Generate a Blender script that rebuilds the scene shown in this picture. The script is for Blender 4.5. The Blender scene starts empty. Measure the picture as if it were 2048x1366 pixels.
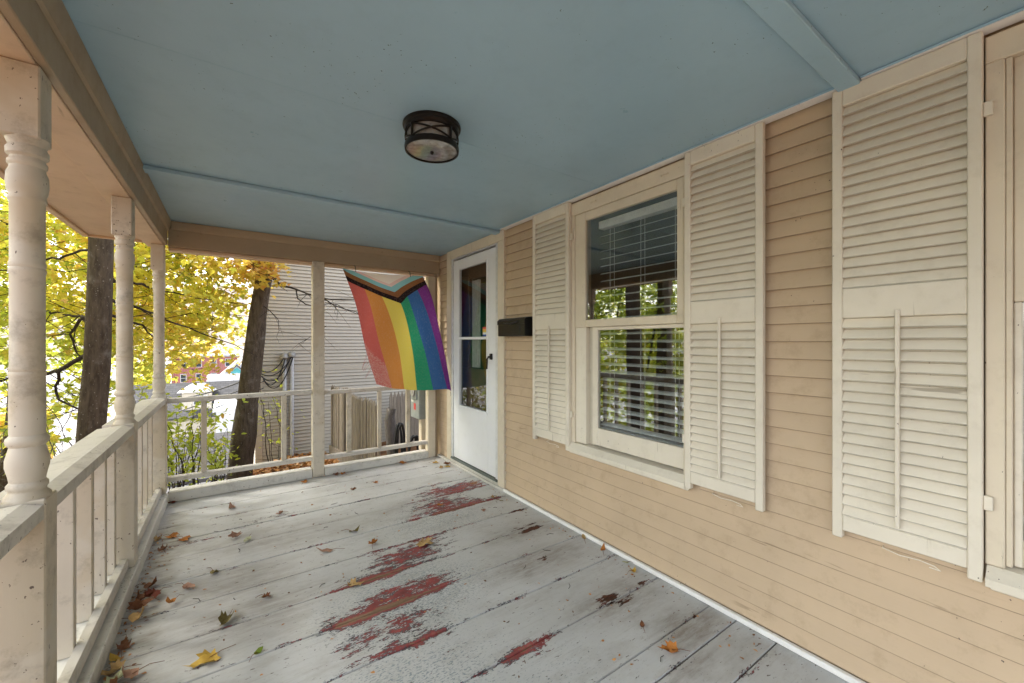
import bpy, bmesh, math, random
import numpy as np
from mathutils import Vector, Matrix

R = math.radians
random.seed(7)
rng = np.random.default_rng(11)
scene = bpy.context.scene
COL = scene.collection

# ------------------------------------------------------------------ camera, sky, sun, exposure
cam_d = bpy.data.cameras.new('camera')
cam_d.sensor_width = 36.0
cam_d.lens = 811.0 / 2048.0 * 36.0
cam_d.clip_start = 0.05
cam_d.clip_end = 3000.0
cam = bpy.data.objects.new('camera', cam_d)
COL.objects.link(cam)
cam.location = (0.0, 0.0, 1.30)
cam.rotation_euler = (R(90), 0.0, -R(34.72))
scene.camera = cam

SUN_DIR = Vector((-0.56, 0.40, 0.78)).normalized()      # towards the sun
world = bpy.data.worlds.new('World')
scene.world = world
world.use_nodes = True
wn, wl = world.node_tree.nodes, world.node_tree.links
wn.clear()
w_out = wn.new('ShaderNodeOutputWorld')
w_bg = wn.new('ShaderNodeBackground')
w_sky = wn.new('ShaderNodeTexSky')
w_sky.sky_type = 'NISHITA'
w_sky.sun_disc = False
w_sky.sun_elevation = math.asin(SUN_DIR.z)
w_sky.sun_rotation = math.atan2(SUN_DIR.x, SUN_DIR.y)
w_sky.air_density = 1.0
w_sky.dust_density = 3.0
w_sky.ozone_density = 0.6
w_hsv = wn.new('ShaderNodeHueSaturation')
w_hsv.inputs['Saturation'].default_value = 0.45
w_bg.inputs['Strength'].default_value = 0.15
wl.new(w_sky.outputs[0], w_hsv.inputs['Color'])
wl.new(w_hsv.outputs[0], w_bg.inputs['Color'])
wl.new(w_bg.outputs[0], w_out.inputs['Surface'])

sun_d = bpy.data.lights.new('sun', 'SUN')
sun_d.energy = 2.0
sun_d.angle = R(8)
sun_d.color = (1.0, 0.95, 0.87)
sun = bpy.data.objects.new('sun', sun_d)
COL.objects.link(sun)
sun.rotation_euler = SUN_DIR.to_track_quat('Z', 'Y').to_euler()

scene.view_settings.view_transform = 'Standard'
scene.view_settings.look = 'None'
scene.view_settings.exposure = 2.3
scene.view_settings.gamma = 1.0
scene.view_settings.use_curve_mapping = False
scene.render.engine = 'CYCLES'
scene.cycles.max_bounces = 10
scene.cycles.diffuse_bounces = 5
scene.cycles.transparent_max_bounces = 24
scene.cycles.use_denoising = True
scene.cycles.caustics_reflective = False
scene.cycles.caustics_refractive = False

# ------------------------------------------------------------------ material helpers
class NT:
    def __init__(self, name):
        self.m = bpy.data.materials.new(name)
        self.m.use_nodes = True
        self.t = self.m.node_tree
        self.t.nodes.clear()
        self.out = self.t.nodes.new('ShaderNodeOutputMaterial')
        self.b = self.t.nodes.new('ShaderNodeBsdfPrincipled')
        self.t.links.new(self.b.outputs[0], self.out.inputs['Surface'])
    def link(self, a, b): self.t.links.new(a, b)
    def put(self, sock, v):
        if isinstance(v, bpy.types.NodeSocket): self.link(v, sock)
        elif isinstance(v, (tuple, list)) and len(v) == 3 and len(sock.default_value) == 4: sock.default_value = (*v, 1)
        else: sock.default_value = v
    def pos(self):
        return self.t.nodes.new('ShaderNodeNewGeometry').outputs['Position']
    def mapped(self, scale=(1, 1, 1), loc=(0, 0, 0), src=None):
        n = self.t.nodes.new('ShaderNodeMapping')
        n.inputs['Scale'].default_value = scale
        n.inputs['Location'].default_value = loc
        self.link(src if src is not None else self.pos(), n.inputs['Vector'])
        return n.outputs[0]
    def noise(self, scale, detail=4, rough=0.6, vec=None, dist=0.0):
        n = self.t.nodes.new('ShaderNodeTexNoise')
        n.inputs['Scale'].default_value = scale
        n.inputs['Detail'].default_value = detail
        n.inputs['Roughness'].default_value = rough
        n.inputs['Distortion'].default_value = dist
        self.link(vec if vec is not None else self.pos(), n.inputs['Vector'])
        return n.outputs['Fac']
    def math(self, op, a, b=0.0, c=0.0, clamp=False):
        n = self.t.nodes.new('ShaderNodeMath')
        n.operation = op
        n.use_clamp = clamp
        self.put(n.inputs[0], a); self.put(n.inputs[1], b)
        if len(n.inputs) > 2: self.put(n.inputs[2], c)
        return n.outputs[0]
    def rng(self, v, a, b, c=0.0, d=1.0, smooth=False):
        n = self.t.nodes.new('ShaderNodeMapRange')
        if smooth: n.interpolation_type = 'SMOOTHSTEP'
        self.put(n.inputs['Value'], v)
        n.inputs['From Min'].default_value = a; n.inputs['From Max'].default_value = b
        n.inputs['To Min'].default_value = c; n.inputs['To Max'].default_value = d
        return n.outputs['Result']
    def mix(self, f, a, b, mode='MIX'):
        n = self.t.nodes.new('ShaderNodeMix')
        n.data_type = 'RGBA'
        n.blend_type = mode
        self.put(n.inputs[0], f); self.put(n.inputs[6], a); self.put(n.inputs[7], b)
        return n.outputs[2]
    def ramp(self, f, stops, const=False):
        n = self.t.nodes.new('ShaderNodeValToRGB')
        e = n.color_ramp.elements
        while len(e) > 1: e.remove(e[-1])
        e[0].position, e[0].color = stops[0][0], (*stops[0][1], 1)
        for p, c in stops[1:]:
            k = e.new(p); k.color = (*c, 1)
        if const: n.color_ramp.interpolation = 'CONSTANT'
        self.put(n.inputs[0], f)
        return n.outputs['Color']
    def attr(self, name):
        n = self.t.nodes.new('ShaderNodeAttribute')
        n.attribute_name = name
        return n.outputs
    def bump(self, h, strength=0.3, dist=0.002):
        n = self.t.nodes.new('ShaderNodeBump')
        n.inputs['Strength'].default_value = strength
        n.inputs['Distance'].default_value = dist
        self.link(h, n.inputs['Height'])
        self.link(n.outputs[0], self.b.inputs['Normal'])
    def done(self, color, rough=0.6, spec=0.35, **kw):
        self.put(self.b.inputs['Base Color'], color)
        self.put(self.b.inputs['Roughness'], rough)
        self.put(self.b.inputs['Specular IOR Level'], spec)
        for k, v in kw.items(): self.put(self.b.inputs[k], v)
        return self.m

def scl(c, k): return tuple(min(1, x * k) for x in c)

def painted(name, col, rough=0.55, dirt=0.5, dirtcol=(0.20, 0.15, 0.10), chips=0.0, chipcol=(0.13, 0.10, 0.08), grain=(70, 70, 5), var=0.10, bump=0.25, tone=None, lap_shade=0):
    """Old brushed house paint on wood: tone drift, grime, pinhole chips and brush grain."""
    n = NT(name)
    big = n.noise(1.7, 5, 0.6)
    c = n.mix(n.rng(big, 0.3, 0.7), scl(col, 1 - var), scl(col, 1 + var))
    oi = n.t.nodes.new('ShaderNodeObjectInfo').outputs['Random']
    c = n.mix(n.math('MULTIPLY', oi, 0.10), c, scl(col, 0.72))
    if tone: c = n.mix(n.rng(n.noise(2.6, 4, 0.55, n.mapped((1, 1, 1.2), (0, 0, 3))), 0.50, 0.56), c, tone)
    g = n.noise(9, 8, 0.72)
    c = n.mix(n.math('MULTIPLY', n.rng(g, 0.52, 0.80), dirt), c, dirtcol)
    if lap_shade: c = n.mix(n.math('MULTIPLY', n.attr('edge')['Fac'], n.rng(n.noise(1, 5, 0.7, n.mapped((6, 6, 1))), 0.25, 0.6, 0.45, 0.95)), c, scl(col, lap_shade))  # shadow line at the board and louver laps, painted into the colour
    fine = n.noise(1, 4, 0.6, n.mapped(grain))
    if chips:
        cr = n.math('MULTIPLY', n.rng(n.noise(1, 3, 0.6, n.mapped(tuple(q * .55 for q in grain), (5, 5, 5))), 0.665, 0.70), n.rng(n.noise(2.1, 3, 0.6, n.mapped((1, 1, 1), (9, 0, 0))), 0.48, 0.62))
        c = n.mix(n.math('MULTIPLY', cr, 0.55 if bump > .2 else 0.0), c, scl(dirtcol, 0.8))
        k = n.noise(75, 3, 0.55, n.mapped((1, 1, 0.7)))
        k2 = n.noise(2.3, 3, 0.5)
        m = n.rng(n.math('ADD', k, n.math('MULTIPLY', k2, 0.30)), 1.055 - chips, 1.07 - chips)
        c = n.mix(m, c, chipcol)
        fine = n.math('SUBTRACT', fine, n.math('MULTIPLY', m, 1.5))
    n.bump(fine, bump, 0.0015)
    return n.done(c, n.rng(g, 0.3, 0.8, rough - 0.08, rough + 0.15), 0.3)

def plain(name, col, rough=0.5, metal=0.0, var=0.12, scale=20, bump=0.0, spec=0.4):
    n = NT(name)
    g = n.noise(scale, 5, 0.6)
    c = n.mix(n.rng(g, 0.3, 0.7), scl(col, 1 - var), scl(col, 1 + var))
    if bump: n.bump(g, bump, 0.003)
    return n.done(c, rough, spec, Metallic=metal)

M = {}
M['siding'] = painted('siding_paint', (0.52, 0.395, 0.265), 0.55, 0.45, (0.27, 0.19, 0.11), 0.18, grain=(60, 5, 60), lap_shade=0.56)
M['cream'] = painted('cream_trim_paint', (0.65, 0.575, 0.445), 0.5, 0.30, (0.28, 0.22, 0.14), 0.15)
M['shutter'] = painted('shutter_paint', (0.69, 0.635, 0.525), 0.5, 0.28, (0.30, 0.24, 0.16), 0.15)
M['louver'] = painted('louver_paint', (0.745, 0.685, 0.565), 0.5, 0.28, (0.30, 0.24, 0.16), 0.13, grain=(60, 5, 60), lap_shade=0.56)
M['post'] = painted('post_paint', (0.565, 0.505, 0.41), 0.5, 0.85, (0.20, 0.165, 0.125), 0.20, tone=(0.52, 0.445, 0.335))
M['rail'] = painted('rail_paint', (0.58, 0.54, 0.475), 0.55, 0.8, (0.17, 0.14, 0.11), 0.20, grain=(60, 6, 60))
M['beam'] = painted('beam_paint', (0.36, 0.28, 0.19), 0.5, 0.30, (0.22, 0.16, 0.10), 0.15, grain=(40, 5, 50))
M['soffit'] = painted('soffit_paint', (0.62, 0.47, 0.33), 0.5, 0.35, (0.30, 0.21, 0.13), 0.13, grain=(40, 5, 50))
M['ceiling'] = painted('blue_ceiling_paint', (0.335, 0.505, 0.62), 0.34, 0.14, (0.19, 0.25, 0.29), 0.165, (0.08, 0.09, 0.09), grain=(9, 50, 30), var=0.05, bump=0.12)
M['ceiling_trim'] = painted('blue_batten_paint', (0.34, 0.515, 0.63), 0.4, 0.15, (0.2, 0.25, 0.27), 0.11, (0.1, 0.11, 0.1), var=0.05)
M['white_trim'] = painted('white_trim_paint', (0.80, 0.79, 0.76), 0.5, 0.35, (0.35, 0.31, 0.26), 0.16)
M['kerb'] = painted('grey_white_kerb_paint', (0.60, 0.58, 0.53), 0.6, 0.75, (0.22, 0.20, 0.17), 0.22, grain=(60, 6, 60))
M['door'] = painted('white_door_paint', (0.78, 0.79, 0.80), 0.35, 0.16, (0.5, 0.48, 0.45), 0.12, var=0.02, bump=0.05)
M['alu'] = plain('aluminium_frame', (0.66, 0.67, 0.67), 0.4, 0.3)
M['sill_metal'] = plain('grey_green_threshold', (0.12, 0.14, 0.13), 0.5, 0.3)
M['black'] = plain('black_enamel', (0.012, 0.012, 0.013), 0.3, 0.2, 0.2, 30)
M['bronze'] = plain('dark_bronze', (0.018, 0.015, 0.013), 0.38, 0.6, 0.25, 40)
M['blind'] = plain('white_blind_slat', (0.86, 0.87, 0.88), 0.4)
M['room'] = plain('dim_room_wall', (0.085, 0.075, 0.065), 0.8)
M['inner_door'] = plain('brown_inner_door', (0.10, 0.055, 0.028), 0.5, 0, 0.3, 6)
M['curtain'] = plain('pale_curtain', (0.42, 0.40, 0.37), 0.9)
M['grey_panel'] = painted('grey_window_panel', (0.52, 0.48, 0.38), 0.6, 0.5, (0.25, 0.22, 0.16), 0.15)
M['vinyl'] = painted('neighbour_siding', (0.50, 0.46, 0.39), 0.5, 0.25, (0.25, 0.23, 0.20), 0.10, grain=(6, 30, 60), var=0.05, lap_shade=0.42)
M['pipe'] = plain('pale_grey_pipe', (0.55, 0.56, 0.57), 0.5)
M['grey_cap'] = plain('weatherhead_grey', (0.33, 0.32, 0.30), 0.5, 0.3)
M['cable'] = plain('black_cable', (0.015, 0.015, 0.016), 0.6)
M['wire'] = painted('painted_wire', (0.68, 0.62, 0.5), 0.5, 0.2)
M['meter'] = plain('grey_meter_box', (0.30, 0.33, 0.32), 0.45, 0.3)
M['red_label'] = plain('red_warning_label', (0.60, 0.05, 0.04), 0.5)
M['white_label'] = plain('white_label', (0.75, 0.75, 0.72), 0.5)
M['rust'] = plain('rusted_steel', (0.16, 0.07, 0.03), 0.8, 0, 0.4, 15)
M['dark'] = plain('dark_void', (0.02, 0.017, 0.014), 0.9)
M['concrete'] = plain('pale_paving', (0.36, 0.355, 0.36), 0.9, 0, 0.15, 0.3)

def glass_mat(name, ior, tint=(0.93, 0.95, 0.94), rough=0.0):
    n = NT(name)
    t = n.t
    tr = t.nodes.new('ShaderNodeBsdfTransparent'); tr.inputs[0].default_value = (*tint, 1)
    gl = t.nodes.new('ShaderNodeBsdfGlossy'); gl.inputs['Roughness'].default_value = rough
    gn = t.nodes.new('ShaderNodeNewGeometry')
    dt = t.nodes.new('ShaderNodeVectorMath'); dt.operation = 'DOT_PRODUCT'
    n.link(gn.outputs['Normal'], dt.inputs[0]); n.link(gn.outputs['Incoming'], dt.inputs[1])
    f0 = ((ior - 1) / (ior + 1)) ** 2
    fr = n.math('ADD', f0, n.math('MULTIPLY', 1 - f0, n.math('POWER', n.math('SUBTRACT', 1.0, n.math('ABSOLUTE', dt.outputs['Value'])), 5.0)))
    wob = t.nodes.new('ShaderNodeBump'); wob.inputs['Strength'].default_value = 0.05; wob.inputs['Distance'].default_value = 0.004
    n.link(n.noise(3.0, 2, 0.5), wob.inputs['Height'])
    n.link(wob.outputs[0], gl.inputs['Normal'])
    mx = t.nodes.new('ShaderNodeMixShader')
    n.link(fr, mx.inputs[0]); n.link(tr.outputs[0], mx.inputs[1]); n.link(gl.outputs[0], mx.inputs[2])
    n.link(mx.outputs[0], n.out.inputs['Surface'])
    t.nodes.remove(n.b)
    return n.m
M['glass'] = glass_mat('window_glass', 2.3)
M['door_glass'] = glass_mat('door_glass', 1.62)
def frosted():
    n = NT('seeded_lamp_glass')
    t = n.t
    g = n.noise(45, 4, 0.6)
    c = n.ramp(g, [(0.3, (0.42, 0.40, 0.37)), (0.7, (0.75, 0.73, 0.70))])
    tr = t.nodes.new('ShaderNodeBsdfTransparent'); tr.inputs[0].default_value = (.85, .84, .82, 1)
    tl = t.nodes.new('ShaderNodeBsdfTranslucent'); n.link(c, tl.inputs[0])
    mx = t.nodes.new('ShaderNodeMixShader'); mx.inputs[0].default_value = 0.72
    n.link(tr.outputs[0], mx.inputs[1])
    df = t.nodes.new('ShaderNodeBsdfDiffuse'); n.link(c, df.inputs[0])
    ad = t.nodes.new('ShaderNodeMixShader'); ad.inputs[0].default_value = 0.5
    n.link(tl.outputs[0], ad.inputs[1]); n.link(df.outputs[0], ad.inputs[2]); n.link(ad.outputs[0], mx.inputs[2])
    gl = t.nodes.new('ShaderNodeBsdfGlossy'); gl.inputs['Roughness'].default_value = 0.08
    m2 = t.nodes.new('ShaderNodeMixShader'); m2.inputs[0].default_value = 0.22
    n.link(mx.outputs[0], m2.inputs[1]); n.link(gl.outputs[0], m2.inputs[2])
    n.link(m2.outputs[0], n.out.inputs['Surface'])
    t.nodes.remove(n.b)
    return n.m
M['lamp_glass'] = frosted()
M['lamp_pan'] = plain('pale_lamp_pan', (0.55, 0.54, 0.52), 0.5)

def wood_fence():
    n = NT('weathered_fence_wood')
    g = n.noise(1, 6, 0.7, n.mapped((45, 45, 3)))
    oi = n.t.nodes.new('ShaderNodeObjectInfo').outputs['Random']
    c = n.ramp(g, [(0.25, (0.12, 0.10, 0.08)), (0.5, (0.29, 0.25, 0.20)), (0.75, (0.43, 0.385, 0.32))])
    c = n.mix(n.math('MULTIPLY', oi, 0.45), c, (0.17, 0.14, 0.11))
    n.bump(g, 0.6, 0.006)
    return n.done(c, 0.85, 0.15)
M['fence'] = wood_fence()

def bark(name, a, b, sc=1.0):
    n = NT(name)
    v = n.mapped((26 * sc, 26 * sc, 5 * sc))
    g = n.noise(1, 8, 0.7, v, 0.4)
    h = n.noise(5, 5, 0.65)
    c = n.ramp(g, [(0.3, a), (0.7, b)])
    c = n.mix(n.math('MULTIPLY', n.rng(h, 0.55, 0.75), 0.6), c, (0.22, 0.20, 0.17))
    sp = n.rng(n.noise(70, 2, 0.5, n.mapped((1, 1, 0.6))), 0.68, 0.72)
    c = n.mix(n.math('MULTIPLY', sp, 0.7), c, (0.32, 0.29, 0.25))
    n.bump(g, 0.9, 0.012)
    return n.done(c, 0.9, 0.1)
M['bark'] = bark('maple_bark', (0.042, 0.031, 0.022), (0.135, 0.105, 0.075))
M['twig'] = bark('dark_twig', (0.022, 0.017, 0.013), (0.065, 0.05, 0.04), 2)
M['grey_twig'] = bark('grey_brush_twig', (0.09, 0.08, 0.075), (0.20, 0.18, 0.165), 2)

def leaf_mat(name, stops, trans=0.62, by_object=False):
    n = NT(name)
    t = n.t
    if by_object: f = t.nodes.new('ShaderNodeObjectInfo').outputs['Random']
    else: f = n.attr('tint')['Fac']
    c = n.ramp(f, stops)
    g = n.noise(30, 4, 0.6)
    c = n.mix(n.rng(g, 0.55, 0.85, 0, 0.30), c, n.mix(0.6, c, (0.30, 0.15, 0.03)))
    df = t.nodes.new('ShaderNodeBsdfDiffuse'); n.link(c, df.inputs[0])
    tl = t.nodes.new('ShaderNodeBsdfTranslucent'); n.link(n.mix(0.28, c, (0.95, 0.92, 0.18)) if trans > .3 else c, tl.inputs[0])
    mx = t.nodes.new('ShaderNodeMixShader'); mx.inputs[0].default_value = trans
    n.link(df.outputs[0], mx.inputs[1]); n.link(tl.outputs[0], mx.inputs[2])
    gl = t.nodes.new('ShaderNodeBsdfGlossy'); gl.inputs['Roughness'].default_value = 0.45
    m2 = t.nodes.new('ShaderNodeMixShader'); m2.inputs[0].default_value = 0.05
    n.link(mx.outputs[0], m2.inputs[1]); n.link(gl.outputs[0], m2.inputs[2])
    n.link(m2.outputs[0], n.out.inputs['Surface'])
    t.nodes.remove(n.b)
    return n.m
LIME = [(0.0, (0.24, 0.37, 0.03)), (0.3, (0.48, 0.56, 0.05)), (0.6, (0.72, 0.66, 0.08)), (0.85, (0.77, 0.59, 0.08)), (1.0, (0.68, 0.38, 0.08))]
AMBER = [(0.0, (0.44, 0.47, 0.04)), (0.3, (0.66, 0.57, 0.05)), (0.65, (0.70, 0.50, 0.06)), (0.88, (0.68, 0.36, 0.09)), (1.0, (0.60, 0.20, 0.05))]
GREEN = [(0.0, (0.22, 0.36, 0.04)), (0.4, (0.40, 0.52, 0.05)), (0.75, (0.60, 0.62, 0.07)), (1.0, (0.74, 0.50, 0.09))]
SHRUB = [(0.0, (0.22, 0.34, 0.03)), (0.5, (0.42, 0.52, 0.03)), (0.9, (0.66, 0.62, 0.04)), (1.0, (0.68, 0.36, 0.05))]
LITTER = [(0.0, (0.16, 0.075, 0.035)), (0.3, (0.40, 0.17, 0.055)), (0.6, (0.60, 0.28, 0.085)), (0.85, (0.68, 0.40, 0.17)), (1.0, (0.62, 0.47, 0.26))]
M['leaf_lime'] = leaf_mat('yellow_green_leaves', LIME)
M['leaf_amber'] = leaf_mat('amber_leaves', AMBER)
M['leaf_green'] = leaf_mat('green_leaves', GREEN)
M['leaf_shrub'] = leaf_mat('shrub_leaves', SHRUB)
M['leaf_lime_one'] = leaf_mat('yellow_green_leaf', LIME, by_object=True)
M['leaf_amber_one'] = leaf_mat('amber_leaf', AMBER, by_object=True)
M['litter'] = leaf_mat('leaf_litter_leaves', LITTER, 0.12)

def dry_leaf(name, a, b, vein):
    n = NT(name)
    g = n.noise(28, 6, 0.65)
    c = n.ramp(g, [(0.28, a), (0.72, b)])
    c = n.mix(n.rng(n.noise(90, 3, 0.5), 0.60, 0.75, 0, 0.5), c, vein)
    n.bump(g, 0.5, 0.004)
    return n.done(c, 0.7, 0.2)
DRY = {
 'orange': dry_leaf('dry_orange_leaf', (0.30, 0.10, 0.02), (0.52, 0.22, 0.05), (0.14, 0.05, 0.02)),
 'tan': dry_leaf('dry_tan_leaf', (0.36, 0.22, 0.08), (0.56, 0.38, 0.17), (0.22, 0.12, 0.05)),
 'brown': dry_leaf('dry_brown_leaf', (0.10, 0.04, 0.02), (0.24, 0.10, 0.045), (0.04, 0.02, 0.012)),
 'red': dry_leaf('dark_red_leaf', (0.07, 0.014, 0.010), (0.19, 0.045, 0.022), (0.03, 0.01, 0.008)),
 'pink': dry_leaf('pinkish_tan_leaf', (0.30, 0.16, 0.11), (0.46, 0.28, 0.19), (0.16, 0.08, 0.05)),
 'olive': dry_leaf('olive_leaf', (0.11, 0.085, 0.03), (0.30, 0.25, 0.09), (0.07, 0.04, 0.02)),
 'green': dry_leaf('fresh_green_leaf', (0.12, 0.19, 0.02), (0.24, 0.30, 0.05), (0.30, 0.20, 0.04)),
 'pale': dry_leaf('pale_green_leaf', (0.36, 0.38, 0.22), (0.50, 0.50, 0.33), (0.25, 0.2, 0.1)),
 'yellow': dry_leaf('yellow_leaf', (0.46, 0.28, 0.04), (0.62, 0.42, 0.09), (0.30, 0.16, 0.03)),
}

def floor_mat():
    """Worn porch paint: grey-white top coat, slate and red coats below it, bare wood in the deepest wear, rot holes by the wall."""
    n = NT('worn_porch_floor_paint')
    P = n.pos()
    warp = n.t.nodes.new('ShaderNodeVectorMath'); warp.operation = 'MULTIPLY_ADD'
    nz = n.t.nodes.new('ShaderNodeTexNoise'); nz.inputs['Scale'].default_value = 7; nz.inputs['Detail'].default_value = 4
    n.link(P, nz.inputs['Vector'])
    n.link(nz.outputs['Color'], warp.inputs[0]); warp.inputs[1].default_value = (0.22, 0.12, 0); n.link(P, warp.inputs[2])
    Pw = warp.outputs[0]
    def blob(cx, cy, rx, ry, amp, rot=0.0):
        mp = n.t.nodes.new('ShaderNodeMapping'); mp.vector_type = 'TEXTURE'
        mp.inputs['Location'].default_value = (cx + 0.11, cy + 0.06, 0)
        mp.inputs['Rotation'].default_value = (0, 0, rot)
        mp.inputs['Scale'].default_value = (rx * 1.22, ry * 1.22, 50)
        n.link(Pw, mp.inputs['Vector'])
        ln = n.t.nodes.new('ShaderNodeVectorMath'); ln.operation = 'LENGTH'
        n.link(mp.outputs[0], ln.inputs[0])
        return n.rng(ln.outputs['Value'], 0.15, 1.0, amp, 0.0, True)
    def total(lst):
        a = blob(*lst[0])
        for q in lst[1:]: a = n.math('MAXIMUM', a, blob(*q))
        return a
    wear = total([(1.62, 3.24, .42, .17, 1.0), (1.38, 2.98, .36, .17, .85), (1.45, 2.88, .5, .08, .85), (.88, 2.39, .32, .17, .95), (.70, 2.29, .30, .10, .8),
                  (1.06, 2.47, .22, .09, .6), (.68, 2.03, .34, .13, 1.0), (.50, 1.97, .2, .08, .95), (.86, 2.05, .24, .1, .85), (.66, 1.82, .20, .13, .80),
                  (.46, 1.82, .2, .1, .65), (1.03, 1.37, .15, .07, .68), (.62, 1.70, .30, .07, .62), (-.20, 3.34, .28, .04, .62), (.30, 3.49, .3, .04, .55)])
    pale = total([(1.25, 2.75, .75, .50, .42), (.75, 2.0, .75, .55, .46), (.55, 1.45, .7, .45, .42), (1.0, 1.2, .6, .4, .30)])
    rot = total([(1.80, 2.525, .10, .035, .9), (1.69, 2.235, .13, .04, 1.0), (1.72, 2.30, .12, .03, .75), (1.51, 1.90, .09, .03, .85), (1.57, 1.41, .15, .055, 1.0), (1.83, 1.40, .08, .03, .72), (1.62, 1.36, .10, .03, .8), (1.80, 1.10, .05, .02, .6)])
    grime = total([(1.66, 2.25, .35, .14, .6), (1.5, 1.88, .40, .17, .8), (1.6, 1.38, .40, .16, .7), (1.72, 1.06, .28, .13, .9), (0.0, 2.65, .38, .30, .55), (.05, 2.30, .45, .25, .6), (-.35, 2.6, .12, 2.2, .75), (.3, 3.1, .5, .25, .45), (1.5, .92, .3, .06, .7)])
    fl = n.noise(1, 9, 0.72, n.mapped((13, 36, 20)))
    fl2 = n.noise(1, 6, 0.68, n.mapped((70, 165, 100)))
    st = n.noise(1, 8, 0.74, n.mapped((3.5, 30, 20), (4, 2, 0)))
    f = n.math('ADD', n.math('MULTIPLY', fl, 0.62), n.math('MULTIPLY', fl2, 0.38))
    edge = n.attr('edge')['Fac']
    en = n.rng(n.noise(1, 6, 0.7, n.mapped((4, 5, 5), (3, 9, 0))), 0.42, 0.72)
    e = n.math('MULTIPLY', n.math('POWER', edge, 1.3), n.math('ADD', n.math('MULTIPLY', en, 0.75), n.math('MULTIPLY', wear, 0.55)))
    # v > 0 : top coat gone; larger v : deeper coats
    drive = n.math('ADD', n.math('MULTIPLY', wear, 0.53), n.math('MULTIPLY', e, 0.70))
    small = n.math('MULTIPLY', n.rng(st, 0.53, 0.76), 0.40)
    drive = n.math('ADD', drive, small)
    v = n.math('SUBTRACT', n.math('ADD', n.math('MULTIPLY', f, 2.7), drive), 1.68)
    vp = n.math('SUBTRACT', n.math('ADD', n.math('MULTIPLY', fl2, 1.3), n.math('MULTIPLY', pale, 0.72)), 0.98)
    dirt = n.noise(3.0, 8, 0.7, n.mapped((1, 2.2, 1)))
    streak = n.noise(1, 7, 0.7, n.mapped((2.2, 55, 10)))
    top = n.ramp(n.noise(1.6, 6, 0.6), [(0.3, (0.49, 0.485, 0.465)), (0.55, (0.58, 0.58, 0.57)), (0.8, (0.64, 0.645, 0.64))])
    scuff = n.math('MULTIPLY', n.rng(n.noise(1, 6, 0.8, n.mapped((30, 90, 20))), 0.56, 0.74), n.rng(n.noise(1.1, 4, 0.6), 0.35, 0.65, 0.30, 1.0))
    chip = n.rng(n.noise(1, 3, 0.55, n.mapped((24, 80, 20), (3, 3, 3))), 0.685, 0.70)
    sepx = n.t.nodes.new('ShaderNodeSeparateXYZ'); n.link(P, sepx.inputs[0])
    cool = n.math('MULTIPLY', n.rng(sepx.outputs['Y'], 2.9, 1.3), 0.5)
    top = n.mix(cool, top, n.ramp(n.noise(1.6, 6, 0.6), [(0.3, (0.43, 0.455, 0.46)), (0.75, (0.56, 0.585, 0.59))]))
    oi = n.t.nodes.new('ShaderNodeObjectInfo').outputs['Random']
    top = n.mix(n.math('MULTIPLY', oi, 0.16), top, (0.42, 0.40, 0.36))
    top = n.mix(n.rng(dirt, 0.50, 0.82, 0, 0.6), top, (0.26, 0.225, 0.18))
    top = n.mix(n.rng(streak, 0.56, 0.80, 0, 0.5), top, (0.22, 0.19, 0.155))
    top = n.mix(n.math('MULTIPLY', grime, n.rng(n.noise(1, 8, 0.75, n.mapped((5, 22, 5))), 0.36, 0.68, 0.08, 1.0)), top, (0.17, 0.125, 0.085))
    top = n.mix(scuff, top, (0.27, 0.25, 0.22))
    top = n.mix(chip, top, (0.12, 0.10, 0.085))
    top = n.mix(n.rng(vp, 0.0, 0.05, 0, 0.85), top, (0.22, 0.265, 0.29))
    slate = (0.085, 0.095, 0.105)
    red = n.ramp(n.noise(14, 6, 0.65), [(0.3, (0.17, 0.045, 0.045)), (0.55, (0.31, 0.068, 0.065)), (0.75, (0.40, 0.12, 0.11))])
    wood = n.ramp(n.noise(1, 6, 0.7, n.mapped((5, 70, 5))), [(0.3, (0.13, 0.075, 0.045)), (0.7, (0.33, 0.215, 0.135))])
    c = n.mix(n.rng(v, 0.0, 0.02), top, slate)
    vr = n.math('ADD', v, n.math('MULTIPLY', n.math('SUBTRACT', n.noise(5, 6, 0.65), 0.5), 0.55))
    c = n.mix(n.rng(vr, 0.10, 0.14), c, red)
    c = n.mix(n.rng(n.math('ADD', v, n.math('MULTIPLY', edge, 0.16)), 0.50, 0.60), c, wood)
    rv = n.math('SUBTRACT', n.math('ADD', n.math('MULTIPLY', rot, 0.62), n.math('MULTIPLY', n.noise(1, 7, 0.75, n.mapped((9, 42, 20), (7, 1, 0))), 1.9)), 1.36)
    c = n.mix(n.rng(rv, 0.0, 0.03), c, n.ramp(fl, [(0.4, (0.02, 0.010, 0.008)), (0.62, (0.13, 0.04, 0.02))]))
    rust = n.rng(blob(1.83, 3.27, .10, .05, 1.0), 0.35, 0.8)
    c = n.mix(n.math('MULTIPLY', rust, 0.8), c, (0.30, 0.12, 0.035))
    h = n.math('SUBTRACT', n.math('MULTIPLY', streak, 0.35), n.math('MULTIPLY', n.rng(v, 0.0, 0.02), 0.7))
    h = n.math('SUBTRACT', h, n.math('MULTIPLY', n.rng(rv, 0.0, 0.08), 5.0))
    n.bump(h, 0.55, 0.0022)
    return n.done(c, n.rng(dirt, 0.3, 0.8, 0.50, 0.8), 0.3)
M['floor'] = floor_mat()

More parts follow.
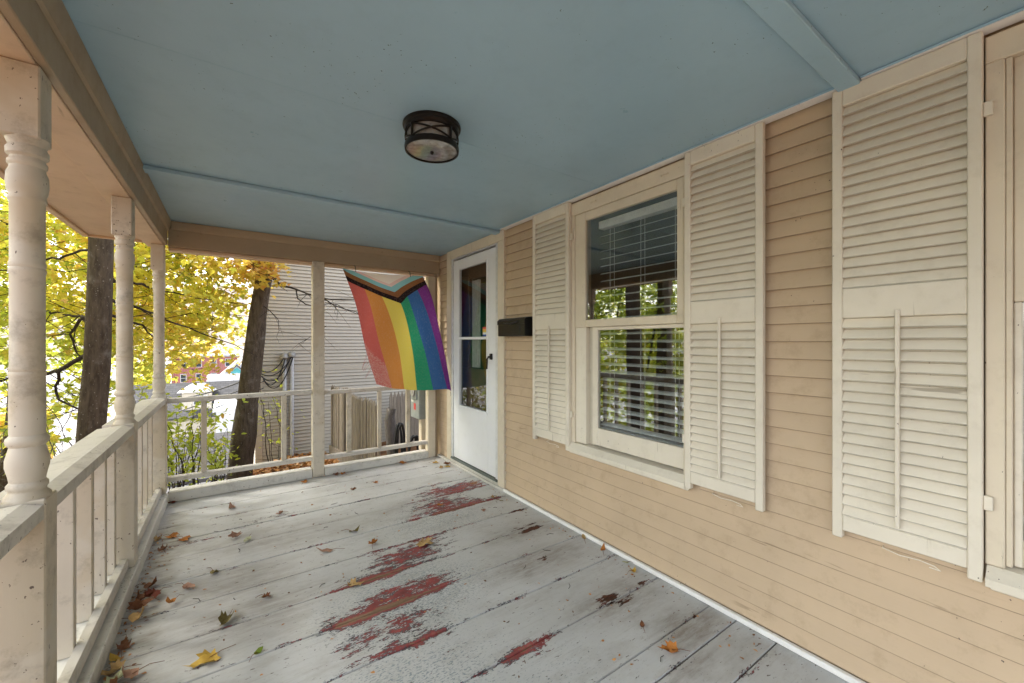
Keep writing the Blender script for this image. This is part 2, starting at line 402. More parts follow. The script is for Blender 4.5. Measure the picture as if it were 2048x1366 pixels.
def flag_mat():
    n = NT('rainbow_flag_cloth')
    uvn = n.t.nodes.new('ShaderNodeUVMap').outputs[0]
    sp = n.t.nodes.new('ShaderNodeSeparateXYZ'); n.link(uvn, sp.inputs[0])
    u, v = sp.outputs['X'], sp.outputs['Y']
    stripes = n.ramp(u, [(0.0, (0.56, 0.13, 0.12)), (1 / 6, (0.58, 0.25, 0.07)), (2 / 6, (0.68, 0.58, 0.12)), (3 / 6, (0.03, 0.28, 0.16)), (4 / 6, (0.04, 0.12, 0.33)), (5 / 6, (0.18, 0.04, 0.25))], True)
    w = n.math('ADD', v, n.math('MULTIPLY', n.math('ABSOLUTE', n.math('SUBTRACT', u, 0.5)), 0.36))
    chev = n.ramp(w, [(0.0, (0.93, 0.89, 0.90)), (0.105, (0.86, 0.66, 0.69)), (0.136, (0.27, 0.60, 0.71)), (0.19, (0.25, 0.115, 0.055)), (0.245, (0.022, 0.014, 0.017))], True)
    c = n.mix(n.math('LESS_THAN', w, 0.30), stripes, chev)
    wv = n.noise(1, 3, 0.6, n.mapped((220, 220, 40)))
    c = n.mix(n.rng(wv, 0.55, 0.8, 0, 0.25), c, (0.75, 0.70, 0.68))
    torn = n.math('MULTIPLY', n.rng(n.math('ADD', n.math('SUBTRACT', v, u), n.math('MULTIPLY', n.noise(22, 4, 0.7), 0.14)), 0.70, 0.72), n.math('LESS_THAN', u, 0.17))
    c = n.mix(n.math('MULTIPLY', torn, n.rng(n.noise(120, 2, 0.5), 0.42, 0.6, 0.1, 0.7)), c, (0.66, 0.42, 0.38))
    t = n.t
    df = t.nodes.new('ShaderNodeBsdfDiffuse'); n.link(c, df.inputs[0])
    tl = t.nodes.new('ShaderNodeBsdfTranslucent'); n.link(c, tl.inputs[0])
    mx = t.nodes.new('ShaderNodeMixShader'); mx.inputs[0].default_value = 0.62
    n.link(df.outputs[0], mx.inputs[1]); n.link(tl.outputs[0], mx.inputs[2])
    n.link(mx.outputs[0], n.out.inputs['Surface'])
    bp = t.nodes.new('ShaderNodeBump'); bp.inputs['Strength'].default_value = 0.25; bp.inputs['Distance'].default_value = 0.01
    n.link(n.noise(9, 4, 0.6, n.mapped((2, 2, 1))), bp.inputs['Height'])
    n.link(bp.outputs[0], df.inputs['Normal'])
    t.nodes.remove(n.b)
    return n.m
M['flag'] = flag_mat()

def ground_mat():
    n = NT('leafy_bank_soil')
    g = n.noise(6, 8, 0.7)
    c = n.ramp(g, [(0.3, (0.05, 0.032, 0.02)), (0.55, (0.17, 0.085, 0.04)), (0.75, (0.30, 0.16, 0.07))])
    sp = n.t.nodes.new('ShaderNodeSeparateXYZ'); n.link(n.pos(), sp.inputs[0])
    far = n.ramp(n.noise(0.09, 6, 0.6), [(0.35, (0.12, 0.13, 0.08)), (0.5, (0.27, 0.26, 0.26)), (0.7, (0.36, 0.35, 0.36))])
    c = n.mix(n.rng(sp.outputs['Z'], -2.6, -4.5), c, far)
    n.bump(g, 0.6, 0.03)
    return n.done(c, 0.95, 0.1)
M['ground'] = ground_mat()

def hill_mat():
    n = NT('autumn_hillside_woods')
    g = n.noise(0.10, 5, 0.7)
    c = n.ramp(g, [(0.28, (0.10, 0.115, 0.10)), (0.42, (0.24, 0.215, 0.22)), (0.55, (0.33, 0.28, 0.24)), (0.66, (0.36, 0.33, 0.16)), (0.8, (0.40, 0.24, 0.15))])
    return n.done(c, 1.0, 0.0)
M['hill'] = hill_mat()

def shingle_mat(name, col):
    n = NT(name)
    b = n.t.nodes.new('ShaderNodeTexBrick')
    b.inputs['Color1'].default_value = (*scl(col, 0.85), 1); b.inputs['Color2'].default_value = (*scl(col, 1.15), 1); b.inputs['Mortar'].default_value = (*scl(col, 0.6), 1)
    b.inputs['Scale'].default_value = 1.0; b.inputs['Brick Width'].default_value = 0.5; b.inputs['Row Height'].default_value = 0.25; b.inputs['Mortar Size'].default_value = 0.02
    n.link(n.pos(), b.inputs['Vector'])
    return n.done(b.outputs['Color'], 0.9, 0.15)
M['slate_roof'] = shingle_mat('slate_grey_shingles', (0.10, 0.097, 0.095))
M['grey_roof'] = shingle_mat('light_grey_shingles', (0.34, 0.34, 0.35))
M['white_roof'] = plain('white_membrane_roof', (0.78, 0.78, 0.78), 0.7, 0, 0.05, 0.5)
M['cream_wall'] = plain('cream_house_wall', (0.62, 0.56, 0.46), 0.8, 0, 0.06, 2)
M['white_wall'] = plain('white_house_wall', (0.66, 0.67, 0.68), 0.8, 0, 0.06, 2)
M['teal'] = plain('teal_gable_trim', (0.10, 0.42, 0.44), 0.7)
M['dark_glass'] = plain('dark_house_window', (0.04, 0.045, 0.055), 0.15)
def brick_mat():
    n = NT('red_brick_wall')
    b = n.t.nodes.new('ShaderNodeTexBrick')
    b.inputs['Color1'].default_value = (0.30, 0.10, 0.09, 1); b.inputs['Color2'].default_value = (0.38, 0.15, 0.13, 1); b.inputs['Mortar'].default_value = (0.4, 0.33, 0.3, 1)
    b.inputs['Scale'].default_value = 1.6
    n.link(n.mapped((1, 1, 1)), b.inputs['Vector'])
    return n.done(b.outputs['Color'], 0.9, 0.1)
M['brick'] = brick_mat()

# ------------------------------------------------------------------ mesh helpers
class MB:
    def __init__(self): self.v, self.f = [], []
    def add(self, vs, fs):
        o = len(self.v); self.v += [tuple(p) for p in vs]; self.f += [tuple(i + o for i in q) for q in fs]; return self
    def box(self, x0, x1, y0, y1, z0, z1, bev=0.0):
        if bev <= 0:
            vs = [(x, y, z) for z in (z0, z1) for y in (y0, y1) for x in (x0, x1)]
            return self.add(vs, [(0, 2, 3, 1), (4, 5, 7, 6), (0, 1, 5, 4), (2, 6, 7, 3), (0, 4, 6, 2), (1, 3, 7, 5)])
        bm = bmesh.new()
        bmesh.ops.create_cube(bm, size=1.0)
        for q in bm.verts: q.co = Vector(((x0 + x1) / 2 + q.co.x * (x1 - x0), (y0 + y1) / 2 + q.co.y * (y1 - y0), (z0 + z1) / 2 + q.co.z * (z1 - z0)))
        bmesh.ops.bevel(bm, geom=list(bm.edges), offset=bev, segments=1, affect='EDGES')
        bm.verts.index_update()
        self.add([q.co[:] for q in bm.verts], [[q.index for q in fc.verts] for fc in bm.faces])
        bm.free(); return self
    def prism(self, poly, axis, a, b):
        """poly in the two other axes (xz for axis y, yz for axis x, xy for axis z)."""
        n = len(poly)
        def P(p, t): return {'y': (p[0], t, p[1]), 'x': (t, p[0], p[1]), 'z': (p[0], p[1], t)}[axis]
        vs = [P(p, a) for p in poly] + [P(p, b) for p in poly]
        fs = [(i, (i + 1) % n, (i + 1) % n + n, i + n) for i in range(n)]
        fs += [tuple(range(n - 1, -1, -1)), tuple(range(n, 2 * n))]
        return self.add(vs, fs)
    def tube(self, pts, rad, n=8, cap=True):
        pts = [Vector(p) for p in pts]
        if not isinstance(rad, (list, tuple)): rad = [rad] * len(pts)
        vs, fs = [], []
        up = Vector((0.13, 0.21, 0.97))
        for i, p in enumerate(pts):
            d = (pts[min(i + 1, len(pts) - 1)] - pts[max(i - 1, 0)])
            if d.length < 1e-9: d = Vector((0, 0, 1))
            d.normalize()
            a = d.cross(up)
            if a.length < 0.05: a = d.cross(Vector((1, 0.2, 0)))
            a.normalize(); b = d.cross(a)
            for k in range(n):
                t = 2 * math.pi * k / n
                vs.append(p + (a * math.cos(t) + b * math.sin(t)) * rad[i])
        for i in range(len(pts) - 1):
            for k in range(n):
                fs.append((i * n + k, i * n + (k + 1) % n, (i + 1) * n + (k + 1) % n, (i + 1) * n + k))
        if cap:
            fs.append(tuple(range(n - 1, -1, -1))); fs.append(tuple(range((len(pts) - 1) * n, len(pts) * n)))
        return self.add(vs, fs)
    def lathe(self, cx, cy, prof, n=28, cap=True):
        vs, fs = [], []
        for r, z in prof:
            for k in range(n):
                t = 2 * math.pi * k / n
                vs.append((cx + r * math.cos(t), cy + r * math.sin(t), z))
        for i in range(len(prof) - 1):
            for k in range(n):
                fs.append((i * n + k, i * n + (k + 1) % n, (i + 1) * n + (k + 1) % n, (i + 1) * n + k))
        if cap and prof[0][0] > 1e-4: fs.append(tuple(range(n)))
        if cap and prof[-1][0] > 1e-4: fs.append(tuple(range((len(prof) - 1) * n, len(prof) * n)))
        return self.add(vs, fs)
    def build(self, name, mat, parent=None, smooth=False, org=None, **props):
        me = bpy.data.meshes.new(name)
        o0 = Vector(org) if org is not None else Vector((0, 0, 0))
        if parent is not None and org is None: o0 = world_loc(parent)
        me.from_pydata([tuple(Vector(p) - o0) for p in self.v], [], self.f)
        bm = bmesh.new(); bm.from_mesh(me)
        bmesh.ops.recalc_face_normals(bm, faces=list(bm.faces)); bm.to_mesh(me); bm.free()
        if smooth:
            me.polygons.foreach_set('use_smooth', [True] * len(me.polygons))
            me.set_sharp_from_angle(angle=R(40))
        me.materials.append(mat)
        return link(name, me, parent, o0, **props)

WLOC = {}
def world_loc(o): return WLOC.get(o, Vector((0, 0, 0)))
def link(name, data, parent=None, loc=(0, 0, 0), **props):
    o = bpy.data.objects.new(name, data)
    COL.objects.link(o)
    WLOC[o] = Vector(loc)
    if parent is not None:
        o.parent = parent
        o.location = Vector(loc) - world_loc(parent)
    else:
        o.location = loc
    for k, v in props.items(): o[k] = v
    return o
def thing(name, label, cat, loc=(0, 0, 0), group=None, kind='thing'):
    o = link(name, None, None, loc)
    o.empty_display_size = 0.1
    o['label'] = label; o['category'] = cat; o['kind'] = kind
    if group: o['group'] = group
    return o
def tag(o, label, cat, group=None, kind='thing'):
    o['label'] = label; o['category'] = cat; o['kind'] = kind
    if group: o['group'] = group
    return o
def box(name, mat, parent, x0, x1, y0, y1, z0, z1, bev=0.0, **kw):
    return MB().box(x0, x1, y0, y1, z0, z1, bev).build(name, mat, parent, **kw)
def clone(src, parent, delta=(0, 0, 0), **props):
    """A copy of a part that shares its mesh, moved by delta."""
    o = src.copy(); COL.objects.link(o); o.parent = parent
    WLOC[o] = world_loc(src) + Vector(delta)
    o.location = WLOC[o] - world_loc(parent)
    for k, v in props.items(): o[k] = v
    return o

def edge_attr(o, vals):
    at = o.data.attributes.new('edge', 'FLOAT', 'POINT'); at.data.foreach_set('value', vals)  # marks the lips that take the painted shadow line

XW = 1.96          # face of the house wall
YF = 4.27          # far end of the porch
ZC = 2.275         # ceiling
YN = -2.5          # near end of the porch (behind the camera)

# ------------------------------------------------------------------ ground, valley, hill
def bank_s(x, y):
    return (x + 1.80) * -0.835 + (y - 6.0) * 0.55
def ground_z(x, y):
    z = -0.98 - 0.070 * (np.clip(y, -10, 14) - 4)
    s = bank_s(x, y)
    z = z + 0.04 * np.sin(x * 2.1) + 0.03 * np.sin(y * 2.7 + x)
    d = np.clip(s, 0, None)
    drop = np.where(d < 2.2, 0.30 * d * d, 1.452 + 1.0 * (d - 2.2))
    drop = np.where(s > 0, drop, 0)
    return np.maximum(z - drop, -9.5 - 0.012 * np.clip(d - 20, 0, 60))
def grid_mesh(name, xs, ys, zf, mat):
    X, Y = np.meshgrid(xs, ys)
    Z = zf(X, Y)
    v = np.stack([X.ravel(), Y.ravel(), Z.ravel()], 1)
    nx, ny = len(xs), len(ys)
    i = np.arange(nx * ny).reshape(ny, nx)
    f = np.stack([i[:-1, :-1].ravel(), i[:-1, 1:].ravel(), i[1:, 1:].ravel(), i[1:, :-1].ravel()], 1)
    me = bpy.data.meshes.new(name)
    me.from_pydata(v.tolist(), [], f.tolist())
    me.polygons.foreach_set('use_smooth', [True] * len(me.polygons))
    me.materials.append(mat)
    return link(name, me)
xs = np.concatenate([np.linspace(-900, -60, 22), np.linspace(-50, -8, 22), np.linspace(-7.5, 8, 84), np.linspace(10, 60, 14), np.linspace(100, 900, 10)])
ys = np.concatenate([np.linspace(-300, -20, 10), np.linspace(-15, 3, 19), np.linspace(3.3, 16, 66), np.linspace(17, 70, 40), np.linspace(80, 1200, 30)])
g = grid_mesh('ground', xs, ys, ground_z, M['ground']); g['kind'] = 'structure'
def hill_z(x, y):
    r = np.clip((y - 330) / 260, 0, 1)
    z = -12 + 78 * r * r * (3 - 2 * r) * (0.80 + 0.2 * np.sin(x * 0.006 + 1.0)) + 10 * np.sin(x * 0.011) * r
    return z + r * (3.0 * np.sin(x * 0.21) * np.sin(y * 0.17) + rng.normal(0, 2.2, x.shape))
hl = grid_mesh('hillside', np.linspace(-420, 330, 150), np.linspace(325, 640, 60), hill_z, M['hill']); hl['kind'] = 'structure'

# ------------------------------------------------------------------ porch floor
sub = MB().box(-0.50, 2.10, YN, 4.36, -0.20, -0.032).build('porch_floor', M['dark'])
sub['kind'] = 'structure'
seams = [YN, -2.2, -1.93, -1.66, -1.39, -1.12, -.85, -.58, -.30, -.03, .24, .51, .79, .96, 1.087, 1.38, 1.675, 1.976, 2.254, 2.546, 2.834, 3.142, 3.42, 3.70, 3.98, 4.275]
for i in range(len(seams) - 1):
    y0, y1 = seams[i] + 0.0022, seams[i + 1] - 0.0022
    dz = random.uniform(-0.0018, 0.0018)
    prof = [(y0, -0.03), (y0, -0.004), (y0 + 0.003, 0.0), (y0 + 0.035, 0.0)]
    m_in = (y0 + y1) / 2
    prof += [(m_in, -0.001), (y1 - 0.035, 0.0), (y1 - 0.003, 0.0), (y1, -0.004), (y1, -0.03)]
    ew = [1, 1, 1, 0, 0, 0, 1, 1, 1]
    NX = 2
    vs, fs, ea = [], [], []
    xx = [-0.50, XW + 0.02]
    for x in xx:
        for (y, z), e_ in zip(prof, ew): vs.append((x, y, z + dz)); ea.append(e_)
    n_ = len(prof)
    fs = [(k, k + 1, n_ + k + 1, n_ + k) for k in range(n_ - 1)] + [(n_ - 1, 0, n_, 2 * n_ - 1), tuple(range(n_)), tuple(range(2 * n_ - 1, n_ - 1, -1))]
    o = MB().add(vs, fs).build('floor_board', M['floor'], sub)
    at = o.data.attributes.new('edge', 'FLOAT', 'POINT')
    at.data.foreach_set('value', ea)
# floor skirting under the porch so that the ground below is not lit through
tag(box('porch_skirt', M['beam'], None, -0.52, -0.49, YN, 4.36, -1.6, -0.033), 'tan board skirt under the railing edge of the porch floor', 'skirting')

# ------------------------------------------------------------------ ceiling
ceil_root = MB().box(-0.40, 2.10, YN, 4.30, ZC + 0.03, ZC + 0.16).build('porch_ceiling', M['dark'])
ceil_root['kind'] = 'structure'
for a, b in ((YN, -1.8), (-1.798, -0.62), (-0.618, 0.53), (0.532, 1.768), (1.770, 3.02), (3.022, 4.30)):
    dz = random.uniform(0, 0.0015)
    box('ceiling_panel', M['ceiling'], ceil_root, -0.42, XW + 0.01, a, b, ZC + dz, ZC + 0.029, 0.001)
for y0, y1, d in ((2.985, 3.062, 0.024), (0.498, 0.566, 0.022), (-0.66, -0.58, 0.022)):
    MB().box(-0.405, XW - 0.008, y0, y1, ZC - d, ZC - 0.001, 0.003).build('batten', M['ceiling_trim'], ceil_root)

# roof above, eave and beams
roof = thing('porch_roofing', 'grey porch roof deck above the eave and the blue ceiling', 'roof', (0.5, 2, 2.5))
MB().prism([(-1.02, 2.20), (-1.02, 2.34), (2.4, 2.95), (2.4, 2.44), (-0.42, 2.44)], 'y', YN - 0.25, 4.50).build('roof_deck', M['slate_roof'], roof)
eave = thing('porch_eave', 'peach beige boxed eave running outside the turned posts', 'eave', (-0.7, 2, 2.1))
box('soffit_board', M['soffit'], eave, -0.905, -0.562, YN - 0.2, 4.44, 2.128, 2.150)
box('fascia_board', M['soffit'], eave, -0.945, -0.906, YN - 0.25, 4.475, 2.112, 2.22, 0.004)
box('eave_end_trim', M['soffit'], eave, -0.905, -0.45, 4.441, 4.475, 2.112, 2.22, 0.004)
box('soffit_moulding', M['soffit'], eave, -0.582, -0.562, YN - 0.2, 4.44, 2.098, 2.127, 0.003)

bl = thing('porch_beam', 'long tan painted beam carried by the three turned posts', 'beam', (-0.5, 2, 2.07), 'porch beams under the ceiling')
box('beam_face', M['beam'], bl, -0.446, -0.420, YN, 4.27, 2.075, ZC - 0.002, 0.003)
box('beam_underside', M['soffit'], bl, -0.560, -0.4465, YN, 4.385, 2.071, 2.098, 0.003)
box('beam_outer_face', M['soffit'], bl, -0.560, -0.536, YN, 4.385, 2.0985, 2.30)
MB().prism([(-0.419, 2.190), (-0.408, 2.196), (-0.402, 2.215), (-0.398, 2.255), (-0.396, 2.272), (-0.419, 2.272)], 'y', YN, 4.254).build('crown_moulding', M['beam'], bl, smooth=True)

bf = thing('porch_beam', 'tan painted beam across the far end above the hanging flag', 'beam', (0.8, 4.3, 2.07), 'porch beams under the ceiling')
box('beam_face', M['beam'], bf, -0.419, XW - 0.006, 4.270, 4.296, 2.068, ZC - 0.002, 0.003)
box('beam_underside', M['soffit'], bf, -0.419, XW - 0.006, 4.2965, 4.385, 2.040, 2.066, 0.003)
box('beam_outer_face', M['soffit'], bf, -0.419, XW - 0.006, 4.36, 4.386, 2.0665, 2.30)
MB().prism([(4.2695, 2.206), (4.258, 2.212), (4.252, 2.228), (4.249, 2.260), (4.248, 2.272), (4.2695, 2.272)], 'x', -0.395, XW - 0.008).build('crown_moulding', M['beam'], bf, smooth=True)

# ------------------------------------------------------------------ turned posts
PROF = [(0.030, .845), (0.046, .848), (0.046, .868), (0.036, .880), (0.036, .884), (0.0405, .890), (0.0405, .900), (0.0345, .908), (0.037, .925), (0.0425, .950), (0.0425, .970), (0.037, .995), (0.0345, 1.006),
        (0.041, 1.014), (0.0425, 1.022), (0.041, 1.030), (0.0345, 1.038), (0.0350, 1.050), (0.0352, 1.120), (0.0345, 1.190), (0.0340, 1.200), (0.0358, 1.205), (0.0358, 1.212), (0.0338, 1.216), (0.0358, 1.220), (0.0358, 1.228), (0.0338, 1.233),
        (0.0338, 1.36), (0.0338, 1.488), (0.0358, 1.493), (0.0358, 1.502), (0.0338, 1.507), (0.0358, 1.512), (0.0358, 1.520), (0.0338, 1.526), (0.0338, 1.60), (0.0342, 1.690), (0.0372, 1.694), (0.0376, 1.702), (0.0352, 1.710), (0.0392, 1.722), (0.0412, 1.745), (0.040, 1.770),
        (0.035, 1.784), (0.0345, 1.790), (0.0385, 1.795), (0.0385, 1.805), (0.034, 1.811), (0.034, 1.815), (0.041, 1.822), (0.0415, 1.838), (0.036, 1.848), (0.041, 1.862), (0.043, 1.872), (0.03, 1.876)]
post_ys = (1.722, 2.995, 4.268)
post_labels = ('thick turned beige post nearest the camera at the left edge', 'turned beige post in the middle of the long railing', 'turned beige corner post where the two railings meet')
XP = -0.4725
proto = thing('porch_post', post_labels[0], 'post', (XP, post_ys[0], 0.09), 'turned porch posts')
pp = [box('base_block', M['post'], proto, XP - .0465, XP + .0465, post_ys[0] - .0465, post_ys[0] + .0465, 0.088, 0.86, 0.004),
      MB().lathe(XP, post_ys[0], PROF).build('turned_shaft', M['post'], proto, smooth=True),
      box('top_block', M['post'], proto, XP - .0465, XP + .0465 - 0.012, post_ys[0] - .0465 + .004, post_ys[0] + .0465 + .004, 1.866, 2.0705, 0.004)]
for y, lb in zip(post_ys[1:], post_labels[1:]):
    t = proto.copy(); COL.objects.link(t); t['label'] = lb
    WLOC[t] = Vector((XP, y, 0.09)); t.location = WLOC[t]
    for p_ in pp: clone(p_, t, (0, y - post_ys[0], 0))

# ------------------------------------------------------------------ left railing, three bays
def left_bay(y0, y1, bal, label):
    t = thing('porch_railing', label, 'railing', (-0.48, (y0 + y1) / 2, 0.09), 'porch railings')
    MB().prism([(-0.429, 0.806), (-0.429, 0.846), (-0.470, 0.856), (-0.570, 0.846), (-0.570, 0.806)], 'y', y0 + .003, y1 - .003).build('top_rail', M['rail'], t)
    box('rail_fillet', M['rail'], t, -0.545, -0.470, y0 + .003, y1 - .003, 0.782, 0.8055, 0.003)
    box('bottom_shelf', M['kerb'], t, -0.60, -0.487, y0 + .003, y1 - .003, 0.092, 0.108, 0.002)
    MB().prism([(-0.450, 0.0925), (-0.450, 0.128), (-0.456, 0.140), (-0.486, 0.143), (-0.486, 0.0925)], 'y', y0 + .003, y1 - .003).build('bottom_rail', M['rail'], t)
    first = None
    for y in bal:
        if first is None: first = box('baluster', M['post'], t, -0.5395, -0.4885, y, y + 0.034, 0.1085, 0.7815, 0.003); yb = y
        else: clone(first, t, (0, y - yb, 0))
    return t
left_bay(0.35, post_ys[0] - .0465, (0.55, 0.79, 1.03, 1.27, 1.50), 'railing bay beside the camera, left of the thick near post')
left_bay(post_ys[0] + .0465, post_ys[1] - .0465, (1.965, 2.205, 2.45, 2.675, 2.865), 'railing bay between the thick near post and the middle turned post')
left_bay(post_ys[1] + .0465, post_ys[2] - .0465, (3.20, 3.42, 3.64, 3.85, 4.06), 'railing bay between the middle turned post and the corner post')
t = thing('floor_kerb', 'worn grey white kerb board along the floor under the long railing', 'kerb', (-0.46, 2, 0.0), 'kerb boards round the floor')
for a, b in ((YN, 1.70), (1.703, 3.035), (3.038, 4.245)):
    box('kerb_board', M['kerb'], t, -0.60, -0.414, a, b, 0.002, 0.088 + random.uniform(-.002, 0), 0.004)
t = thing('floor_kerb', 'grey white kerb board across the far end of the floor', 'kerb', (0.7, 4.3, 0.0), 'kerb boards round the floor')
box('kerb_board', M['kerb'], t, -0.414, 0.636, 4.248, 4.372, 0.002, 0.082, 0.004)
box('kerb_board', M['kerb'], t, 0.746, 1.812, 4.248, 4.372, 0.002, 0.074, 0.004)

# far railing, square post, wall pilaster
def far_bay(x0, x1, zt, zb, bal, label):
    t = thing('porch_railing', label, 'railing', ((x0 + x1) / 2, 4.30, 0.15), 'porch railings')
    box('top_rail', M['rail'], t, x0 + .002, x1 - .002, 4.272, 4.325, zt - .038, zt, 0.004)
    MB().prism([(4.276, zb - .042), (4.276, zb - .008), (4.290, zb), (4.312, zb), (4.322, zb - .01), (4.322, zb - .042)], 'x', x0 + .002, x1 - .002).build('bottom_rail', M['rail'], t)
    for a, b in bal: box('baluster', M['post'], t, a, b, 4.282, 4.317, zb + .0005, zt - .0385, 0.003)
far_bay(-0.426, 0.640, 0.838, 0.203, ((-0.207, -0.169), (0.383, 0.424)), 'far railing bay left of the square post, with two balusters')
far_bay(0.742, 1.815, 0.822, 0.192, ((0.955, 1.000), (1.262, 1.300), (1.570, 1.610)), 'far railing bay under the flag, with three balusters')
tag(box('square_post', M['post'], None, 0.640, 0.742, 4.246, 4.345, 0.003, 2.0675, 0.004), 'square beige post dividing the far railing, left of the flag', 'post')
t = thing('wall_pilaster', 'flat tan pilaster where the far railing meets the house wall', 'pilaster', (1.86, 4.3, 0))
box('pilaster_board', M['cream'], t, 1.815, 1.900, 4.262, 4.345, 0.003, 2.030, 0.003)
box('pilaster_strip', M['beam'], t, 1.9005, 1.925, 4.272, 4.335, 0.003, 2.066, 0.002)

# ------------------------------------------------------------------ house wall with clapboards
wall = MB()
openings = [(3.025, 3.945, -0.1, 2.195), (1.23, 2.045, 0.60, 2.165), (-0.80, 0.150, 0.60, 2.2)]
edges_y = sorted({YN - 1.0, 4.72} | {o[0] for o in openings} | {o[1] for o in openings})
for a, b in zip(edges_y[:-1], edges_y[1:]):
    cut = [o for o in openings if o[0] <= a + 1e-6 and o[1] >= b - 1e-6]
    if cut:
        z0, z1 = cut[0][2], cut[0][3]
        if z0 > -0.05: wall.box(1.976, 2.10, a, b, -1.6, z0)
        wall.box(1.976, 2.10, a, b, z1, 2.44)
    else: wall.box(1.976, 2.10, a, b, -1.6, 2.44)
hw = tag(wall.build('house_wall', M['siding']), 'tan clapboard house wall behind the door, the windows and the shutters', 'house wall', kind='structure')
zones = [(2.922, 4.048, -0.2, 3.0), (1.15, 2.12, 0.53, 3.0), (-0.95, 0.205, 0.53, 3.0), (4.262, 4.385, -.2, 2.1)]
EXPO = 0.0748
rows = list(range(-12, 30))
for r_ in rows:
    z0 = 0.028 + r_ * EXPO
    z1 = min(z0 + EXPO + 0.010, 2.272)
    segs = [(YN - 1.0, 4.715)] if r_ >= 0 else [(4.40, 4.715)]
    for a, b, c, d in zones:
        if z0 + EXPO * 0.35 > c and z0 < d:
            new = []
            for s0, s1 in segs:
                if b <= s0 or a >= s1: new.append((s0, s1)); continue
                if a > s0: new.append((s0, a))
                if b < s1: new.append((b, s1))
            segs = new
    out = []
    for s0, s1 in segs:
        if s1 - s0 > 1.6 and random.random() < 0.22:
            m_ = s0 + (s1 - s0) * random.uniform(0.3, 0.7)
            out += [(s0, m_ - 0.0008), (m_ + 0.0008, s1)]
        else: out.append((s0, s1))
    for s0, s1 in out:
        if s1 - s0 < 0.015: continue
        j = random.uniform(-.0012, .0012)
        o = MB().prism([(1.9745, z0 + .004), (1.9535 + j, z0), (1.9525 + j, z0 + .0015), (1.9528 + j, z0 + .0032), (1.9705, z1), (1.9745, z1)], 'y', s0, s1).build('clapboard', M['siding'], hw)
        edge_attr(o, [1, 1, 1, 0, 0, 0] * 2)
box('base_strip', M['white_trim'], hw, 1.930, 1.9515, YN - 1, 2.920, 0.002, 0.027, 0.003)
box('base_strip', M['kerb'], hw, 1.922, 1.9515, 2.921, 4.262, 0.002, 0.024, 0.003)
for a, b in ((YN - 1, 0.495), (0.570, 2.93)):
    MB().prism([(1.951, 2.2735), (1.904, 2.2735), (1.902, 2.2650), (1.930, 2.2632), (1.951, 2.2632)], 'y', a, b).build('frieze_strip', M['white_trim'], hw)
    box('frieze_strip_top', M['ceiling_trim'], hw, 1.8975, 1.9015, a, b, 2.2670, 2.2735)
# dim rooms behind the glass
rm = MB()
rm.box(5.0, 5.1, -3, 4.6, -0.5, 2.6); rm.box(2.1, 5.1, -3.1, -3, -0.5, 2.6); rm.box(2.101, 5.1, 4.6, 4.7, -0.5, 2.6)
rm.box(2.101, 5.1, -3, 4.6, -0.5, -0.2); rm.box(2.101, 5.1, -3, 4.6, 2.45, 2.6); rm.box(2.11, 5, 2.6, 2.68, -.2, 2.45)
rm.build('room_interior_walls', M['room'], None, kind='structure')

# ------------------------------------------------------------------ storm door
dr = thing('storm_door', 'white storm door with tall two pane glass and small flag sticker', 'door', (1.95, 3.48, 0.05))
def casing_board(parent, *a, mat='cream', nm='casing_board', bev=0.003): return box(nm, M[mat], parent, *a, bev)
fr = thing('door_casing', 'cream wooden casing framing the white storm door', 'door frame', (1.95, 3.48, 0.03))
casing_board(fr, 1.938, 1.976, 2.922, 3.022, 0.029, 2.180)
casing_board(fr, 1.938, 1.976, 3.950, 4.048, 0.029, 2.200)
casing_board(fr, 1.938, 1.976, 2.922, 3.9495, 2.1805, 2.272)
box('casing_board', M['cream'], fr, 1.938, 1.976, 3.950, 4.048, 2.2005, 2.272, 0.003)
box('threshold_board', M['kerb'], fr, 1.936, 1.99, 3.0225, 3.9495, 0.026, 0.050, 0.003)
box('threshold_strip', M['sill_metal'], fr, 1.930, 1.99, 3.03, 3.945, 0.0505, 0.072, 0.005)
for y0, y1 in ((3.024, 3.062), (3.908, 3.946)): box('metal_jamb', M['alu'], dr, 1.942, 1.985, y0, y1, 0.073, 2.178, 0.002)
box('metal_head', M['alu'], dr, 1.942, 1.985, 3.0625, 3.9075, 2.166, 2.178, 0.002)
dx0, dx1 = 1.950, 1.980
box('door_stile', M['door'], dr, dx0, dx1, 3.066, 3.206, 0.078, 2.150, 0.003)
box('door_stile', M['door'], dr, dx0, dx1, 3.794, 3.904, 0.078, 2.150, 0.003)
box('door_rail', M['door'], dr, dx0, dx1, 3.2063, 3.7937, 2.066, 2.150, 0.003)
box('kick_panel', M['door'], dr, dx0, dx1, 3.2063, 3.7937, 0.078, 0.622, 0.003)
gf = MB()
for a in ((3.2065, 3.228, .6225, 2.0655), (3.772, 3.7935, .6225, 2.0655), (3.2285, 3.7715, 2.044, 2.0655), (3.2285, 3.7715, .6225, .645)):
    gf.box(1.944, 1.978, a[0], a[1], a[2], a[3], 0.003)
gf.build('glass_moulding', M['door'], dr)
box('middle_bar', M['door'], dr, 1.946, 1.978, 3.2285, 3.7715, 1.320, 1.346, 0.003)
box('glass_pane', M['door_glass'], dr, 1.958, 1.961, 3.2285, 3.7715, 1.3465, 2.0435)
box('glass_pane', M['door_glass'], dr, 1.966, 1.969, 3.2285, 3.7715, 0.6455, 1.3195)
hd = MB(); hd.box(1.935, 1.9495, 3.118, 3.158, 1.135, 1.190, 0.004)
hd.tube([(1.945, 3.140, 1.160), (1.915, 3.140, 1.160), (1.905, 3.145, 1.140), (1.905, 3.150, 1.050)], [.010, .010, .009, .007], 8)
hd.build('door_handle', M['black'], dr, smooth=True)
